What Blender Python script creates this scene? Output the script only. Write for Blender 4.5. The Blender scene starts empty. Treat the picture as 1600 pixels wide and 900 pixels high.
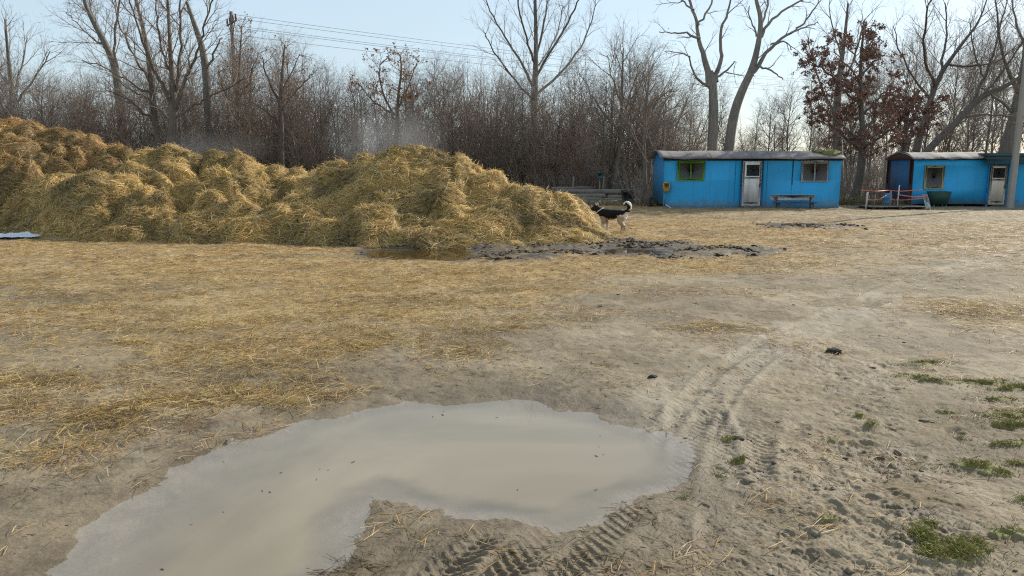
import bpy, math, random
import numpy as np
from mathutils import Vector, Matrix

random.seed(7)
RNG = np.random.default_rng(11)
scene = bpy.context.scene
COL = scene.collection
R = math.radians

# ------------------------------------------------------------------ camera
F = 1186.0                       # focal length in photograph pixels (1600 wide)
PITCH = math.atan(186.0 / F)
CAM_H = 1.6
SP, CP = math.sin(PITCH), math.cos(PITCH)


def ray(px, py):
    x = (px - 800.0) / F
    y = (450.0 - py) / F
    return np.array([x, CP + y * SP, -SP + y * CP])


def at(px, py, Y):
    """the point at world depth Y seen at a photograph pixel"""
    d = ray(px, py)
    return d * (Y / d[1]) + np.array([0, 0, CAM_H])


def gnd(px, py, z=0.0):
    """the ground point seen at a photograph pixel"""
    d = ray(px, py)
    return d * ((z - CAM_H) / d[2]) + np.array([0, 0, CAM_H])


def proj(x, y, z=0.0):
    zz = z - CAM_H
    cf = y * CP - zz * SP
    cu = y * SP + zz * CP
    return 800 + F * x / cf, 450 - F * cu / cf


cam_d = bpy.data.cameras.new("camera")
cam = bpy.data.objects.new("camera", cam_d)
COL.objects.link(cam)
cam.location = (0, 0, CAM_H)
cam.rotation_euler = (math.pi / 2 - PITCH, 0, 0)
cam_d.sensor_width = 36
cam_d.lens = 36 * F / 1600
cam_d.clip_start = 0.05
cam_d.clip_end = 20000
scene.camera = cam

# ------------------------------------------------------------------ light
SUN_EL, SUN_AZ = 28.0, 52.0      # azimuth clockwise from +Y
world = bpy.data.worlds.new("World")
scene.world = world
world.use_nodes = True
wt = world.node_tree
for n in list(wt.nodes):
    wt.nodes.remove(n)
sky = wt.nodes.new("ShaderNodeTexSky")
sky.sky_type = 'NISHITA'
sky.sun_disc = False
sky.sun_elevation = R(SUN_EL)
sky.sun_rotation = R(SUN_AZ)
sky.air_density = 1.0
sky.dust_density = 0.7
sky.ozone_density = 1.2
sky.altitude = 100
bg = wt.nodes.new("ShaderNodeBackground")
bg.inputs[1].default_value = 0.115
wo = wt.nodes.new("ShaderNodeOutputWorld")
# thin high haze: a pale veil over the clear sky, slightly uneven
veil = wt.nodes.new("ShaderNodeMix"); veil.data_type = 'RGBA'
wtc = wt.nodes.new("ShaderNodeTexCoord"); wmp = wt.nodes.new("ShaderNodeMapping"); wmp.inputs["Scale"].default_value = (1.2, 1.2, 5.0)
wnz = wt.nodes.new("ShaderNodeTexNoise"); wnz.inputs["Scale"].default_value = 1.6; wnz.inputs["Detail"].default_value = 5
wmr = wt.nodes.new("ShaderNodeMapRange"); wmr.inputs[1].default_value = 0.3; wmr.inputs[2].default_value = 0.7; wmr.inputs[3].default_value = 0.62; wmr.inputs[4].default_value = 0.80
wt.links.new(wtc.outputs["Generated"], wmp.inputs[0]); wt.links.new(wmp.outputs[0], wnz.inputs["Vector"]); wt.links.new(wnz.outputs[0], wmr.inputs[0]); wt.links.new(wmr.outputs[0], veil.inputs[0])
wt.links.new(sky.outputs[0], veil.inputs[6]); veil.inputs[7].default_value = (2.9, 3.5, 3.85, 1)
wt.links.new(veil.outputs[2], bg.inputs[0])
wt.links.new(bg.outputs[0], wo.inputs[0])

sl = bpy.data.lights.new("sun", 'SUN')
sl.energy = 3.4
sl.angle = R(0.6)
sl.color = (1.0, 0.93, 0.80)
so = bpy.data.objects.new("sun", sl)
COL.objects.link(so)
sd_ = Vector((math.sin(R(SUN_AZ)) * math.cos(R(SUN_EL)), math.cos(R(SUN_AZ)) * math.cos(R(SUN_EL)), math.sin(R(SUN_EL))))
so.rotation_euler = (-sd_).to_track_quat('-Z', 'Y').to_euler()
so.location = (30, 30, 30)

scene.view_settings.view_transform = 'Standard'
scene.view_settings.look = 'None'
scene.view_settings.gamma = 1
scene.view_settings.use_curve_mapping = False
scene.view_settings.exposure = 0.88


# ------------------------------------------------------------------ numpy noise
def _hash(ix, iy, seed):
    h = (ix.astype(np.int64) * 374761393 + iy.astype(np.int64) * 668265263 + seed * 1442695041) & 0xFFFFFFFF
    h = ((h ^ (h >> 13)) * 1274126177) & 0xFFFFFFFF
    h = h ^ (h >> 16)
    return h


def perlin(x, y, seed=0):
    x = np.asarray(x, float); y = np.asarray(y, float)
    x0 = np.floor(x); y0 = np.floor(y)
    fx = x - x0; fy = y - y0
    u = fx * fx * fx * (fx * (fx * 6 - 15) + 10)
    v = fy * fy * fy * (fy * (fy * 6 - 15) + 10)

    def g(ix, iy, dx, dy):
        a = _hash(ix, iy, seed) * (2 * math.pi / 4294967296.0)
        return np.cos(a) * dx + np.sin(a) * dy
    n00 = g(x0, y0, fx, fy); n10 = g(x0 + 1, y0, fx - 1, fy)
    n01 = g(x0, y0 + 1, fx, fy - 1); n11 = g(x0 + 1, y0 + 1, fx - 1, fy - 1)
    return ((n00 * (1 - u) + n10 * u) * (1 - v) + (n01 * (1 - u) + n11 * u) * v) * 1.5


def fbm(x, y, octv=4, seed=0, gain=0.5):
    s = 0; a = 1.0; f = 1.0
    for i in range(octv):
        s = s + a * perlin(x * f + 17.3 * i, y * f - 9.1 * i, seed + i)
        a *= gain; f *= 2.03
    return s


def sstep(a, b, x):
    t = np.clip((x - a) / (b - a), 0, 1)
    return t * t * (3 - 2 * t)


def poly_sd(x, y, P):
    """signed distance to a polygon, negative inside"""
    x = np.asarray(x, float); y = np.asarray(y, float)
    d2 = np.full(x.shape, 1e18); ins = np.zeros(x.shape, bool)
    n = len(P)
    for i in range(n):
        ax, ay = P[i][0], P[i][1]; bx, by = P[(i + 1) % n][0], P[(i + 1) % n][1]
        ex, ey = bx - ax, by - ay
        wx, wy = x - ax, y - ay
        t = np.clip((wx * ex + wy * ey) / (ex * ex + ey * ey + 1e-12), 0, 1)
        d2 = np.minimum(d2, (wx - t * ex) ** 2 + (wy - t * ey) ** 2)
        c = ((ay > y) != (by > y)) & (x < ex * (y - ay) / (ey if abs(ey) > 1e-12 else 1e-12) + ax)
        ins ^= c
    d = np.sqrt(d2)
    return np.where(ins, -d, d)


def line_st(x, y, P):
    """distance, arc length and signed side offset to a polyline"""
    x = np.asarray(x, float); y = np.asarray(y, float)
    best = np.full(x.shape, 1e18); S = np.zeros(x.shape); T = np.zeros(x.shape)
    acc = 0.0
    for i in range(len(P) - 1):
        ax, ay = P[i][0], P[i][1]; bx, by = P[i + 1][0], P[i + 1][1]
        ex, ey = bx - ax, by - ay
        L = math.hypot(ex, ey)
        wx, wy = x - ax, y - ay
        t = np.clip((wx * ex + wy * ey) / (L * L + 1e-12), 0, 1)
        d2 = (wx - t * ex) ** 2 + (wy - t * ey) ** 2
        m = d2 < best
        best = np.where(m, d2, best)
        S = np.where(m, acc + t * L, S)
        T = np.where(m, (ex * wy - ey * wx) / (L + 1e-9), T)
        acc += L
    return np.sqrt(best), S, T, acc


def smooth_poly(P, it=2):
    P = [np.array(p[:2], float) for p in P]
    for _ in range(it):
        Q = []
        n = len(P)
        for i in range(n):
            a, b = P[i], P[(i + 1) % n]
            Q += [a * 0.75 + b * 0.25, a * 0.25 + b * 0.75]
        P = Q
    return P


def smooth_line(P, it=2):
    P = [np.array(p, float) for p in P]
    for _ in range(it):
        Q = [P[0]]
        for a, b in zip(P[:-1], P[1:]):
            Q += [a * 0.75 + b * 0.25, a * 0.25 + b * 0.75]
        Q.append(P[-1])
        P = Q
    return P


# ------------------------------------------------------------------ materials
def new_mat(name):
    m = bpy.data.materials.new(name)
    m.use_nodes = True
    nt = m.node_tree
    b = nt.nodes["Principled BSDF"]
    return m, nt, b


def node(nt, typ, **kw):
    n = nt.nodes.new(typ)
    for k, v in kw.items():
        if k.startswith('i_'):
            n.inputs[k[2:]].default_value = v
        else:
            setattr(n, k, v)
    return n


def mixc(nt, fac, a, b, mode='MIX'):
    n = nt.nodes.new("ShaderNodeMix")
    n.data_type = 'RGBA'; n.blend_type = mode
    for sock, v in ((n.inputs[0], fac), (n.inputs[6], a), (n.inputs[7], b)):
        if hasattr(v, 'links') or isinstance(v, bpy.types.NodeSocket):
            nt.links.new(v, sock)
        elif isinstance(v, (int, float)):
            sock.default_value = v
        else:
            sock.default_value = (*v, 1) if len(v) == 3 else v
    return n.outputs[2]


def mathn(nt, op, a, b=None, c=None, clamp=False):
    n = nt.nodes.new("ShaderNodeMath")
    n.operation = op; n.use_clamp = clamp
    for i, v in enumerate((a, b, c)):
        if v is None:
            continue
        if isinstance(v, bpy.types.NodeSocket):
            nt.links.new(v, n.inputs[i])
        else:
            n.inputs[i].default_value = v
    return n.outputs[0]


def noise(nt, scale, detail=4, rough=0.55, vec=None, dist=0.0):
    n = node(nt, "ShaderNodeTexNoise")
    n.inputs["Scale"].default_value = scale
    n.inputs["Detail"].default_value = detail
    n.inputs["Roughness"].default_value = rough
    n.inputs["Distortion"].default_value = dist
    if vec is not None:
        nt.links.new(vec, n.inputs["Vector"])
    return n.outputs[0]


def ramp(nt, fac, stops):
    n = nt.nodes.new("ShaderNodeValToRGB")
    e = n.color_ramp.elements
    while len(e) < len(stops):
        e.new(0.5)
    for k, (p, c) in enumerate(stops):
        e[k].position = p
        e[k].color = (c, c, c, 1) if isinstance(c, (int, float)) else (*c, 1)
    nt.links.new(fac, n.inputs[0])
    return n.outputs[0]


def coords(nt, kind='Object', scale=None):
    tc = nt.nodes.new("ShaderNodeTexCoord")
    out = tc.outputs[kind]
    if scale:
        mp = nt.nodes.new("ShaderNodeMapping")
        mp.inputs["Scale"].default_value = scale
        nt.links.new(out, mp.inputs[0])
        out = mp.outputs[0]
    return out


def bump(nt, b, height, strength=0.4, dist=0.02):
    n = nt.nodes.new("ShaderNodeBump")
    n.inputs["Strength"].default_value = strength
    n.inputs["Distance"].default_value = dist
    nt.links.new(height, n.inputs["Height"])
    nt.links.new(n.outputs[0], b.inputs["Normal"])


def worn_mat(name, base, dirt, scale=3.0, amount=0.5, rough=0.6, streak=True, metallic=0.0, bumpk=0.15):
    """painted or weathered surface: large tone variation, streaks running down, fine grain"""
    m, nt, b = new_mat(name)
    v = coords(nt, 'Object')
    vs = coords(nt, 'Object', (scale * 3, scale * 3, scale * 0.35) if streak else (scale,) * 3)
    n1 = noise(nt, scale * 0.45, 5, 0.6, v)
    n2 = noise(nt, 1.0, 6, 0.62, vs)
    n3 = noise(nt, scale * 14, 4, 0.6, v)
    f = ramp(nt, mathn(nt, 'ADD', mathn(nt, 'MULTIPLY', n1, 0.45), mathn(nt, 'MULTIPLY', n2, 0.55)), [(0.42, 0.0), (0.72, amount)])
    c = mixc(nt, f, base, dirt)
    c = mixc(nt, mathn(nt, 'MULTIPLY', n3, 0.35), c, tuple(x * 0.72 for x in base))
    nt.links.new(c, b.inputs["Base Color"])
    b.inputs["Roughness"].default_value = rough
    b.inputs["Metallic"].default_value = metallic
    bump(nt, b, mathn(nt, 'ADD', n2, n3), bumpk, 0.01)
    return m


def mud_splash(m):
    """dried mud thrown up along the bottom of a painted wall, and grime runs under the eave"""
    nt = m.node_tree; b = nt.nodes["Principled BSDF"]
    src = b.inputs["Base Color"].links[0].from_socket
    v = coords(nt, 'Object')
    sx = node(nt, "ShaderNodeSeparateXYZ"); nt.links.new(v, sx.inputs[0])
    n1 = noise(nt, 5, 6, 0.7, v)
    low = mathn(nt, 'SUBTRACT', mathn(nt, 'ADD', 0.42, mathn(nt, 'MULTIPLY', mathn(nt, 'SUBTRACT', n1, 0.5), 1.3)), sx.outputs[2])
    f = ramp(nt, low, [(0.0, 0), (0.30, 0.62)])
    c = mixc(nt, f, src, (0.16, 0.14, 0.11))
    vs = coords(nt, 'Object', (7, 7, 0.5))
    run = ramp(nt, noise(nt, 1.0, 5, 0.6, vs), [(0.56, 0), (0.72, 0.5)])
    c = mixc(nt, run, c, (0.05, 0.17, 0.26))
    nt.links.new(c, b.inputs["Base Color"])
    return m


def attr_mat(name, rough=0.8, tint=None, spec=0.3, nscale=None):
    """takes its colour from the mesh's own per-strand colour attribute"""
    m, nt, b = new_mat(name)
    a = node(nt, "ShaderNodeAttribute"); a.attribute_name = "col"
    c = a.outputs[0]
    if nscale:
        v = coords(nt, 'Object')
        nn = noise(nt, nscale, 4, 0.6, v)
        c = mixc(nt, 0.8, c, ramp(nt, nn, [(0.3, 0.5), (0.75, 1.25)]), 'MULTIPLY')
    nt.links.new(c, b.inputs["Base Color"])
    b.inputs["Roughness"].default_value = rough
    b.inputs["Specular IOR Level"].default_value = spec
    return m


M_STRAW = attr_mat("straw_blades", 0.55, spec=0.35)
_nt = M_STRAW.node_tree
_tr = _nt.nodes.new("ShaderNodeBsdfTranslucent"); _ms = _nt.nodes.new("ShaderNodeMixShader"); _ms.inputs[0].default_value = 0.5
_at = [n for n in _nt.nodes if n.type == 'ATTRIBUTE'][0]
_nt.links.new(_at.outputs[0], _tr.inputs[0]); _nt.links.new(_nt.nodes["Principled BSDF"].outputs[0], _ms.inputs[1]); _nt.links.new(_tr.outputs[0], _ms.inputs[2])
_nt.links.new(_ms.outputs[0], [n for n in _nt.nodes if n.type == 'OUTPUT_MATERIAL'][0].inputs[0])
M_LEAF = attr_mat("dry_leaves", 0.7)
M_GRASS = attr_mat("grass_blades", 0.6)
M_CLOD = attr_mat("mud_clods", 0.85, nscale=40)


def bark_mat(name, c1, c2):
    m, nt, b = new_mat(name)
    v = coords(nt, 'Object', (6, 6, 1.2))
    n = noise(nt, 2.0, 6, 0.65, v)
    n2 = noise(nt, 0.6, 2, 0.5, coords(nt, 'Object'))
    f = mathn(nt, 'ADD', mathn(nt, 'MULTIPLY', n, 0.7), mathn(nt, 'MULTIPLY', n2, 0.3))
    nt.links.new(ramp(nt, f, [(0.32, c1), (0.68, c2)]), b.inputs["Base Color"])
    b.inputs["Roughness"].default_value = 0.9
    bump(nt, b, n, 0.6, 0.03)
    return m


M_BARK_GREY = bark_mat("grey_bark", (0.07, 0.06, 0.05), (0.22, 0.20, 0.17))
M_BARK_DARK = bark_mat("dark_bark", (0.06, 0.05, 0.043), (0.18, 0.15, 0.125))
M_BARK_PALE = bark_mat("pale_poplar_bark", (0.12, 0.105, 0.09), (0.33, 0.295, 0.255))
M_TWIG = bark_mat("brown_twigs", (0.145, 0.110, 0.087), (0.30, 0.235, 0.19))
M_TWIG_RED = bark_mat("reddish_twigs", (0.16, 0.105, 0.078), (0.33, 0.23, 0.175))
M_TWIG_GREY = bark_mat("grey_twigs", (0.16, 0.138, 0.122), (0.33, 0.285, 0.25))


# ------------------------------------------------------------------ mesh helpers
def np_mesh(name, V, faces, mat=None, parent=None, smooth=False, col=None, colname="col", mats=None, midx=None):
    V = np.asarray(V, np.float32)
    if isinstance(faces, np.ndarray):
        faces = [faces]
    faces = [f for f in faces if len(f)]
    me = bpy.data.meshes.new(name)
    me.vertices.add(len(V))
    me.vertices.foreach_set("co", V.ravel())
    nl = sum(f.size for f in faces)
    npz = sum(len(f) for f in faces)
    me.loops.add(nl)
    me.loops.foreach_set("vertex_index", np.concatenate([f.ravel() for f in faces]).astype(np.int32))
    me.polygons.add(npz)
    tot = np.concatenate([np.full(len(f), f.shape[1], np.int32) for f in faces])
    st = np.concatenate([[0], np.cumsum(tot)[:-1]]).astype(np.int32)
    me.polygons.foreach_set("loop_start", st)
    me.polygons.foreach_set("loop_total", tot)
    if smooth:
        me.polygons.foreach_set("use_smooth", np.ones(npz, bool))
    if midx is not None:
        me.polygons.foreach_set("material_index", np.asarray(midx, np.int32))
    me.update(calc_edges=True)
    if col is not None:
        a = me.color_attributes.new(colname, 'FLOAT_COLOR', 'POINT')
        c = np.ones((len(V), 4), np.float32)
        c[:, :col.shape[1]] = col
        a.data.foreach_set("color", c.ravel())
    for mm in (mats or ([mat] if mat else [])):
        me.materials.append(mm)
    o = bpy.data.objects.new(name, me)
    COL.objects.link(o)
    if parent is not None:
        o.parent = parent
    return o


def tag(o, label, cat, group=None, kind=None):
    if label: o["label"] = label
    if cat: o["category"] = cat
    if group: o["group"] = group
    if kind: o["kind"] = kind
    return o


def empty(name, loc, label, cat, group=None, rz=0.0):
    o = bpy.data.objects.new(name, None)
    COL.objects.link(o)
    o.location = tuple(loc)
    o.rotation_euler = (0, 0, rz)
    o.empty_display_size = 0.3
    return tag(o, label, cat, group)


class MB:
    """collects boxes and tubes into one mesh"""
    def __init__(s):
        s.V = []; s.F = {3: [], 4: []}; s.n = 0

    def add(s, V, F):
        V = np.asarray(V, float)
        F = np.asarray(F, int)
        s.V.append(V); s.F[F.shape[1]].append(F + s.n); s.n += len(V)
        return s

    def box(s, lo, hi, bev=0.008, rot=None, piv=None):
        """box with chamfered edges"""
        lo = np.array(lo, float); hi = np.array(hi, float)
        c = (lo + hi) / 2; h = (hi - lo) / 2
        b = min(bev, 0.45 * h.min())
        vs = []; idx = {}
        for sx in (-1, 1):
            for sy in (-1, 1):
                for sz in (-1, 1):
                    sg = np.array([sx, sy, sz])
                    for ax in range(3):
                        p = sg * (h - b); p[ax] = sg[ax] * h[ax]
                        idx[(sx, sy, sz, ax)] = len(vs); vs.append(p + c)
        q = []; t = []
        for ax in range(3):
            o1, o2 = (ax + 1) % 3, (ax + 2) % 3
            for sg in (-1, 1):
                L = []
                for (a, bb) in ((-1, -1), (1, -1), (1, 1), (-1, 1)):
                    k = [0, 0, 0]; k[ax] = sg; k[o1] = a; k[o2] = bb
                    L.append(idx[(*k, ax)])
                q.append(L if sg > 0 else L[::-1])
        for ax in range(3):
            o1, o2 = (ax + 1) % 3, (ax + 2) % 3
            for a in (-1, 1):
                for bb in (-1, 1):
                    k0 = [0, 0, 0]; k1 = [0, 0, 0]
                    k0[ax] = -1; k1[ax] = 1
                    for k in (k0, k1):
                        k[o1] = a; k[o2] = bb
                    L = [idx[(*k0, o1)], idx[(*k1, o1)], idx[(*k1, o2)], idx[(*k0, o2)]]
                    q.append(L if a * bb > 0 else L[::-1])
        for sx in (-1, 1):
            for sy in (-1, 1):
                for sz in (-1, 1):
                    L = [idx[(sx, sy, sz, i)] for i in range(3)]
                    t.append(L if sx * sy * sz > 0 else L[::-1])
        vs = np.array(vs)
        if rot is not None:
            pv = c if piv is None else np.array(piv, float)
            vs = (vs - pv) @ np.array(rot).T + pv
        n0 = s.n
        s.V.append(vs); s.n += len(vs)
        s.F[4].append(np.array(q) + n0); s.F[3].append(np.array(t) + n0)
        return s

    def tube(s, pts, rad, sides=8, caps=True):
        pts = np.array(pts, float)[None]
        rad = np.array(rad, float)
        if rad.ndim == 0:
            rad = np.full(pts.shape[1], float(rad))
        V, Fq = tubes_np(pts, rad[None], sides)
        n0 = s.n
        s.V.append(V); s.n += len(V); s.F[4].append(Fq + n0)
        if caps:
            P = pts.shape[1]
            for k, rev in ((0, True), (P - 1, False)):
                c = pts[0, k]
                ring = np.arange(sides) + k * sides + n0
                ci = s.n; s.V.append(c[None]); s.n += 1
                f = np.stack([np.full(sides, ci), ring, np.roll(ring, -1)], 1)
                s.F[3].append(f[:, ::-1] if rev else f)
        return s

    def build(s, name, mat, parent=None, smooth=False, col=None):
        V = np.concatenate(s.V)
        fs = [np.concatenate(s.F[k]) for k in (4, 3) if s.F[k]]
        return np_mesh(name, V, fs, mat, parent, smooth, col)


def tubes_np(P, Rd, sides):
    """P (N,K,3) polylines, Rd (N,K) radii -> vertices and quads"""
    N, K, _ = P.shape
    T = np.gradient(P, axis=1)
    T /= np.linalg.norm(T, axis=2, keepdims=True) + 1e-9
    mean = P[:, -1] - P[:, 0]
    ref = np.where(np.abs(mean[:, 2:3]) > 0.8 * np.linalg.norm(mean, axis=1, keepdims=True) + 1e-9, np.array([[1.0, 0.13, 0]]), np.array([[0, 0.1, 1.0]]))
    A = np.cross(T, ref[:, None, :]); A /= np.linalg.norm(A, axis=2, keepdims=True) + 1e-9
    B = np.cross(T, A)
    th = np.arange(sides) * 2 * math.pi / sides
    V = P[:, :, None, :] + Rd[:, :, None, None] * (A[:, :, None, :] * np.cos(th)[None, None, :, None] + B[:, :, None, :] * np.sin(th)[None, None, :, None])
    V = V.reshape(-1, 3)
    i = np.arange(N)[:, None, None] * K * sides
    k = np.arange(K - 1)[None, :, None] * sides
    j = np.arange(sides)[None, None, :]
    jn = (j + 1) % sides
    a = i + k + j; b = i + k + jn
    Fq = np.stack([a, b, b + sides, a + sides], -1).reshape(-1, 4)
    return V, Fq


class Tubes:
    def __init__(s):
        s.d = {}

    def add(s, pts, rad, sides):
        s.d.setdefault((len(pts), sides), []).append((pts, rad))

    def empty(s):
        return not s.d

    def build(s, name, mat, parent=None):
        Vs = []; Fs = []; n = 0
        for (K, sides), L in s.d.items():
            P = np.array([x[0] for x in L]); Rd = np.array([x[1] for x in L])
            V, Fq = tubes_np(P, Rd, sides)
            Vs.append(V); Fs.append(Fq + n); n += len(V)
        return np_mesh(name, np.concatenate(Vs), [np.concatenate(Fs)], mat, parent, True)


def blades(P0, D, N, length, width, bend, colr, twist=None):
    """thin straw or grass blades: three cross-sections each, V-shaped so they have some body.
    P0 (n,3) base, D (n,3) direction, N (n,3) side normal; returns V, F, C"""
    n = len(P0)
    D = D / (np.linalg.norm(D, axis=1, keepdims=True) + 1e-9)
    S = np.cross(D, N); S /= np.linalg.norm(S, axis=1, keepdims=True) + 1e-9
    U = np.cross(S, D)
    L = length[:, None]; w = width[:, None] * 0.5
    p0 = P0; p1 = P0 + D * L * 0.5 + U * bend[:, None] * L * 0.5; p2 = P0 + D * L
    rows = []
    for p, k in ((p0, 0.8), (p1, 1.0), (p2, 0.55)):
        rows += [p - S * w * k, p + U * w * 0.8 * k, p + S * w * k]
    V = np.stack(rows, 1).reshape(-1, 3)
    base = np.arange(n)[:, None] * 9
    q = np.array([[0, 1, 4, 3], [1, 2, 5, 4], [3, 4, 7, 6], [4, 5, 8, 7]])
    Fq = (base[:, :, None] + q[None]).reshape(-1, 4)
    C = np.repeat(colr, 9, axis=0)
    return V, Fq, C


def rand_dir(n, up=0.0):
    a = RNG.uniform(0, 2 * math.pi, n)
    return np.stack([np.cos(a), np.sin(a), np.full(n, up)], 1)


def straw_colours(n, bright=1.0, brown=0.2):
    base = np.array([[0.66, 0.465, 0.16], [0.75, 0.57, 0.265], [0.53, 0.345, 0.10], [0.27, 0.165, 0.06], [0.80, 0.66, 0.39], [0.42, 0.32, 0.115]])
    p = np.array([0.30, 0.20, 0.22, brown, 0.08, 0.12]); p = p / p.sum()
    c = base[RNG.choice(6, n, p=p)]
    return np.minimum(c * RNG.uniform(0.78, 1.2, (n, 1)) * bright * 1.14 * np.array([[0.97, 1.0, 1.12]]), 0.92)


# ------------------------------------------------------------------ ground layout
PUD = smooth_poly([gnd(*p) for p in [
    (40, 1010), (75, 930), (110, 880), (135, 832), (200, 785), (265, 748), (330, 712), (400, 690), (470, 664), (545, 650), (605, 636),
    (665, 631), (715, 634), (770, 628), (825, 625), (852, 637), (905, 644), (955, 660), (1000, 676), (1052, 690), (1064, 715),
    (1054, 738), (1048, 762), (1003, 769), (960, 786), (922, 806), (882, 828), (862, 830), (800, 806), (742, 797), (680, 792), (636, 789),
    (592, 774), (574, 770), (556, 800), (530, 845), (495, 895), (450, 960), (410, 1010)]], 1)
PUD2 = smooth_poly([gnd(*p) for p in [
    (556, 394), (590, 388), (640, 391), (690, 389), (740, 391), (752, 397), (742, 405), (700, 409), (640, 407), (600, 406), (566, 403)]], 1)
PUD3 = smooth_poly([gnd(*p) for p in [(-80, 366), (-30, 361), (20, 362), (70, 364), (86, 369), (55, 375), (0, 377), (-60, 377)]], 1)
PUD4 = smooth_poly([gnd(*p) for p in [(925, 391), (955, 387), (1000, 388), (1040, 391), (1060, 395), (1030, 399), (985, 398), (945, 397)]], 1)
DARK = [smooth_poly([gnd(*p) for p in q], 1) for q in (
    [(540, 384), (600, 380), (760, 383), (900, 384), (960, 376), (1040, 377), (1110, 386), (1190, 392), (1208, 399), (1150, 405), (1060, 402), (960, 400), (900, 398), (860, 404), (800, 412), (740, 410), (620, 409), (560, 404)],
    [(1180, 353), (1230, 350), (1300, 351), (1345, 356), (1330, 361), (1260, 359), (1200, 358)])]
TRACKS = [  # pixel polyline, half width, lug depth
    ([(770, 975), (865, 885), (955, 798), (1035, 728), (1070, 690)], 0.15, 0.5),
    ([(1050, 715), (1085, 655), (1130, 596), (1195, 552), (1290, 505), (1440, 440), (1560, 400)], 0.16, 0.44),
    ([(520, 985), (640, 900), (745, 815), (800, 780), (850, 740)], 0.17, 0.4),
    ([(640, 1000), (740, 905), (830, 830), (880, 790)], 0.15, 0.6),
    ([(1100, 780), (1104, 735), (1096, 690), (1085, 640), (1075, 600)], 0.17, 0.35),
    ([(930, 745), (1010, 668), (1060, 612), (1125, 562), (1200, 532)], 0.17, 0.32),
    ([(1180, 985), (1160, 860), (1150, 760), (1160, 680), (1190, 610)], 0.16, 0.4),
]
TRACKS_W = [([np.array(p[:2]) for p in smooth_line([gnd(*q) for q in L], 2)], hw, k) for L, hw, k in TRACKS]
HOOF = []
_hr = random.Random(5)
for _ in range(130):
    px = _hr.gauss(1370, 110); py = _hr.uniform(560, 960)
    px += (py - 700) * 0.12
    g = gnd(px, py)
    HOOF.append((g[0], g[1], _hr.uniform(0.03, 0.095), _hr.uniform(0.3, 1.0), _hr.uniform(0, 6.28)))
for _ in range(90):
    g = gnd(_hr.uniform(1050, 1650), _hr.uniform(440, 940))
    HOOF.append((g[0], g[1], _hr.uniform(0.045, 0.075), _hr.uniform(0.25, 0.7), _hr.uniform(0, 6.28)))
for _ in range(110):
    g = gnd(_hr.uniform(-60, 700), _hr.uniform(560, 800))
    HOOF.append((g[0], g[1], _hr.uniform(0.05, 0.08), _hr.uniform(0.15, 0.4), _hr.uniform(0, 6.28)))

# straw cover painted as control points in the yard (photo pixel of the ground point, cover 0..1)
_SC = [(0, 390, .8), (200, 390, .85), (400, 385, .95), (540, 400, .8), (100, 430, .75), (300, 420, .95), (500, 430, .95), (700, 430, 1.), (850, 420, .95),
       (0, 480, .62), (200, 480, .72), (400, 480, .88), (600, 480, .95), (800, 470, .85), (900, 450, .7), (0, 560, .45), (150, 560, .55), (350, 550, .7),
       (500, 550, .75), (640, 530, .6), (760, 510, .5), (50, 620, .5), (200, 620, .55), (330, 625, .5), (100, 690, .3), (0, 700, .4), (250, 680, .16),
       (450, 610, .3), (560, 590, .15), (700, 560, .2), (850, 530, .15), (930, 480, .3), (1000, 440, .5), (1000, 420, .9), (1100, 412, .95), (1250, 410, .75),
       (1060, 362, .9), (1200, 372, .85), (1400, 375, .65), (1550, 375, .6), (1000, 340, .7), (1200, 335, .55), (1400, 335, .4), (1350, 400, .55), (1500, 420, .4),
       (1600, 400, .5), (1150, 450, .35), (1300, 450, .25), (1450, 450, .25), (1540, 487, .75), (1600, 495, .7), (1120, 520, .3), (1250, 500, .15), (1400, 520, .15),
       (1500, 560, .22), (1600, 560, .25), (900, 600, .06), (1000, 570, .06), (1100, 600, .03), (700, 610, .06), (1200, 620, .05), (1350, 650, .06), (1550, 650, .12),
       (1200, 800, .05), (1400, 800, .05), (900, 870, .03), (600, 870, .02), (200, 800, .1), (0, 800, .12), (50, 900, .05), (350, 660, .2), (1600, 800, .08), (1100, 720, .04),
       (400, 330, .9), (-300, 420, .7), (-300, 600, .4), (1900, 450, .3), (1900, 700, .1)]
SC_W = np.array([[*gnd(a, b)[:2], c] for a, b, c in _SC])
SC_UV = np.stack([SC_W[:, 0] / (SC_W[:, 1] + 1.0) * 2.2, np.log(SC_W[:, 1] + 0.5) * 1.9], 1)


def straw_cover(x, y):
    u = x / (np.maximum(y, 0.5) + 1.0) * 2.2
    v = np.log(np.maximum(y, 0.5) + 0.5) * 1.9
    num = np.zeros(x.shape); den = np.full(x.shape, 1e-6)
    for (a, b), c in zip(SC_UV, SC_W[:, 2]):
        w = 1.0 / ((u - a) ** 2 + (v - b) ** 2 + 0.004) ** 2
        num += w * c; den += w
    s = num / den
    return np.where(y > 45, 0.25, s)


GRASS_SPOTS = [(1475, 868, .19, .11), (1440, 835, .07, .06), (1520, 733, .20, .05), (1560, 745, .12, .05), (1590, 700, .14, .08), (1595, 655, .2, .10), (1480, 647, .08, .05),
               (1475, 598, .2, .05), (1560, 628, .14, .06), (1150, 722, .07, .07), (1138, 690, .05, .05), (1360, 672, .06, .05), (1290, 822, .05, .03),
               (1605, 790, .08, .05), (1600, 850, .09, .06), (1440, 570, .2, .06), (1540, 600, .2, .06), (1585, 670, .16, .05), (1550, 655, .1, .05), (1420, 590, .16, .05), (1340, 655, .05, .05), (1300, 690, .04, .04), (1430, 850, .06, .05), (1560, 850, .05, .04), (1130, 745, .05, .04), (1600, 730, .1, .04), (1070, 782, .03, .03), (1500, 690, .05, .04), (1600, 610, .25, .08), (1500, 885, .12, .07)]
GRASS_W = [(*gnd(a, b)[:2], rx, ry) for a, b, rx, ry in GRASS_SPOTS]


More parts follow.
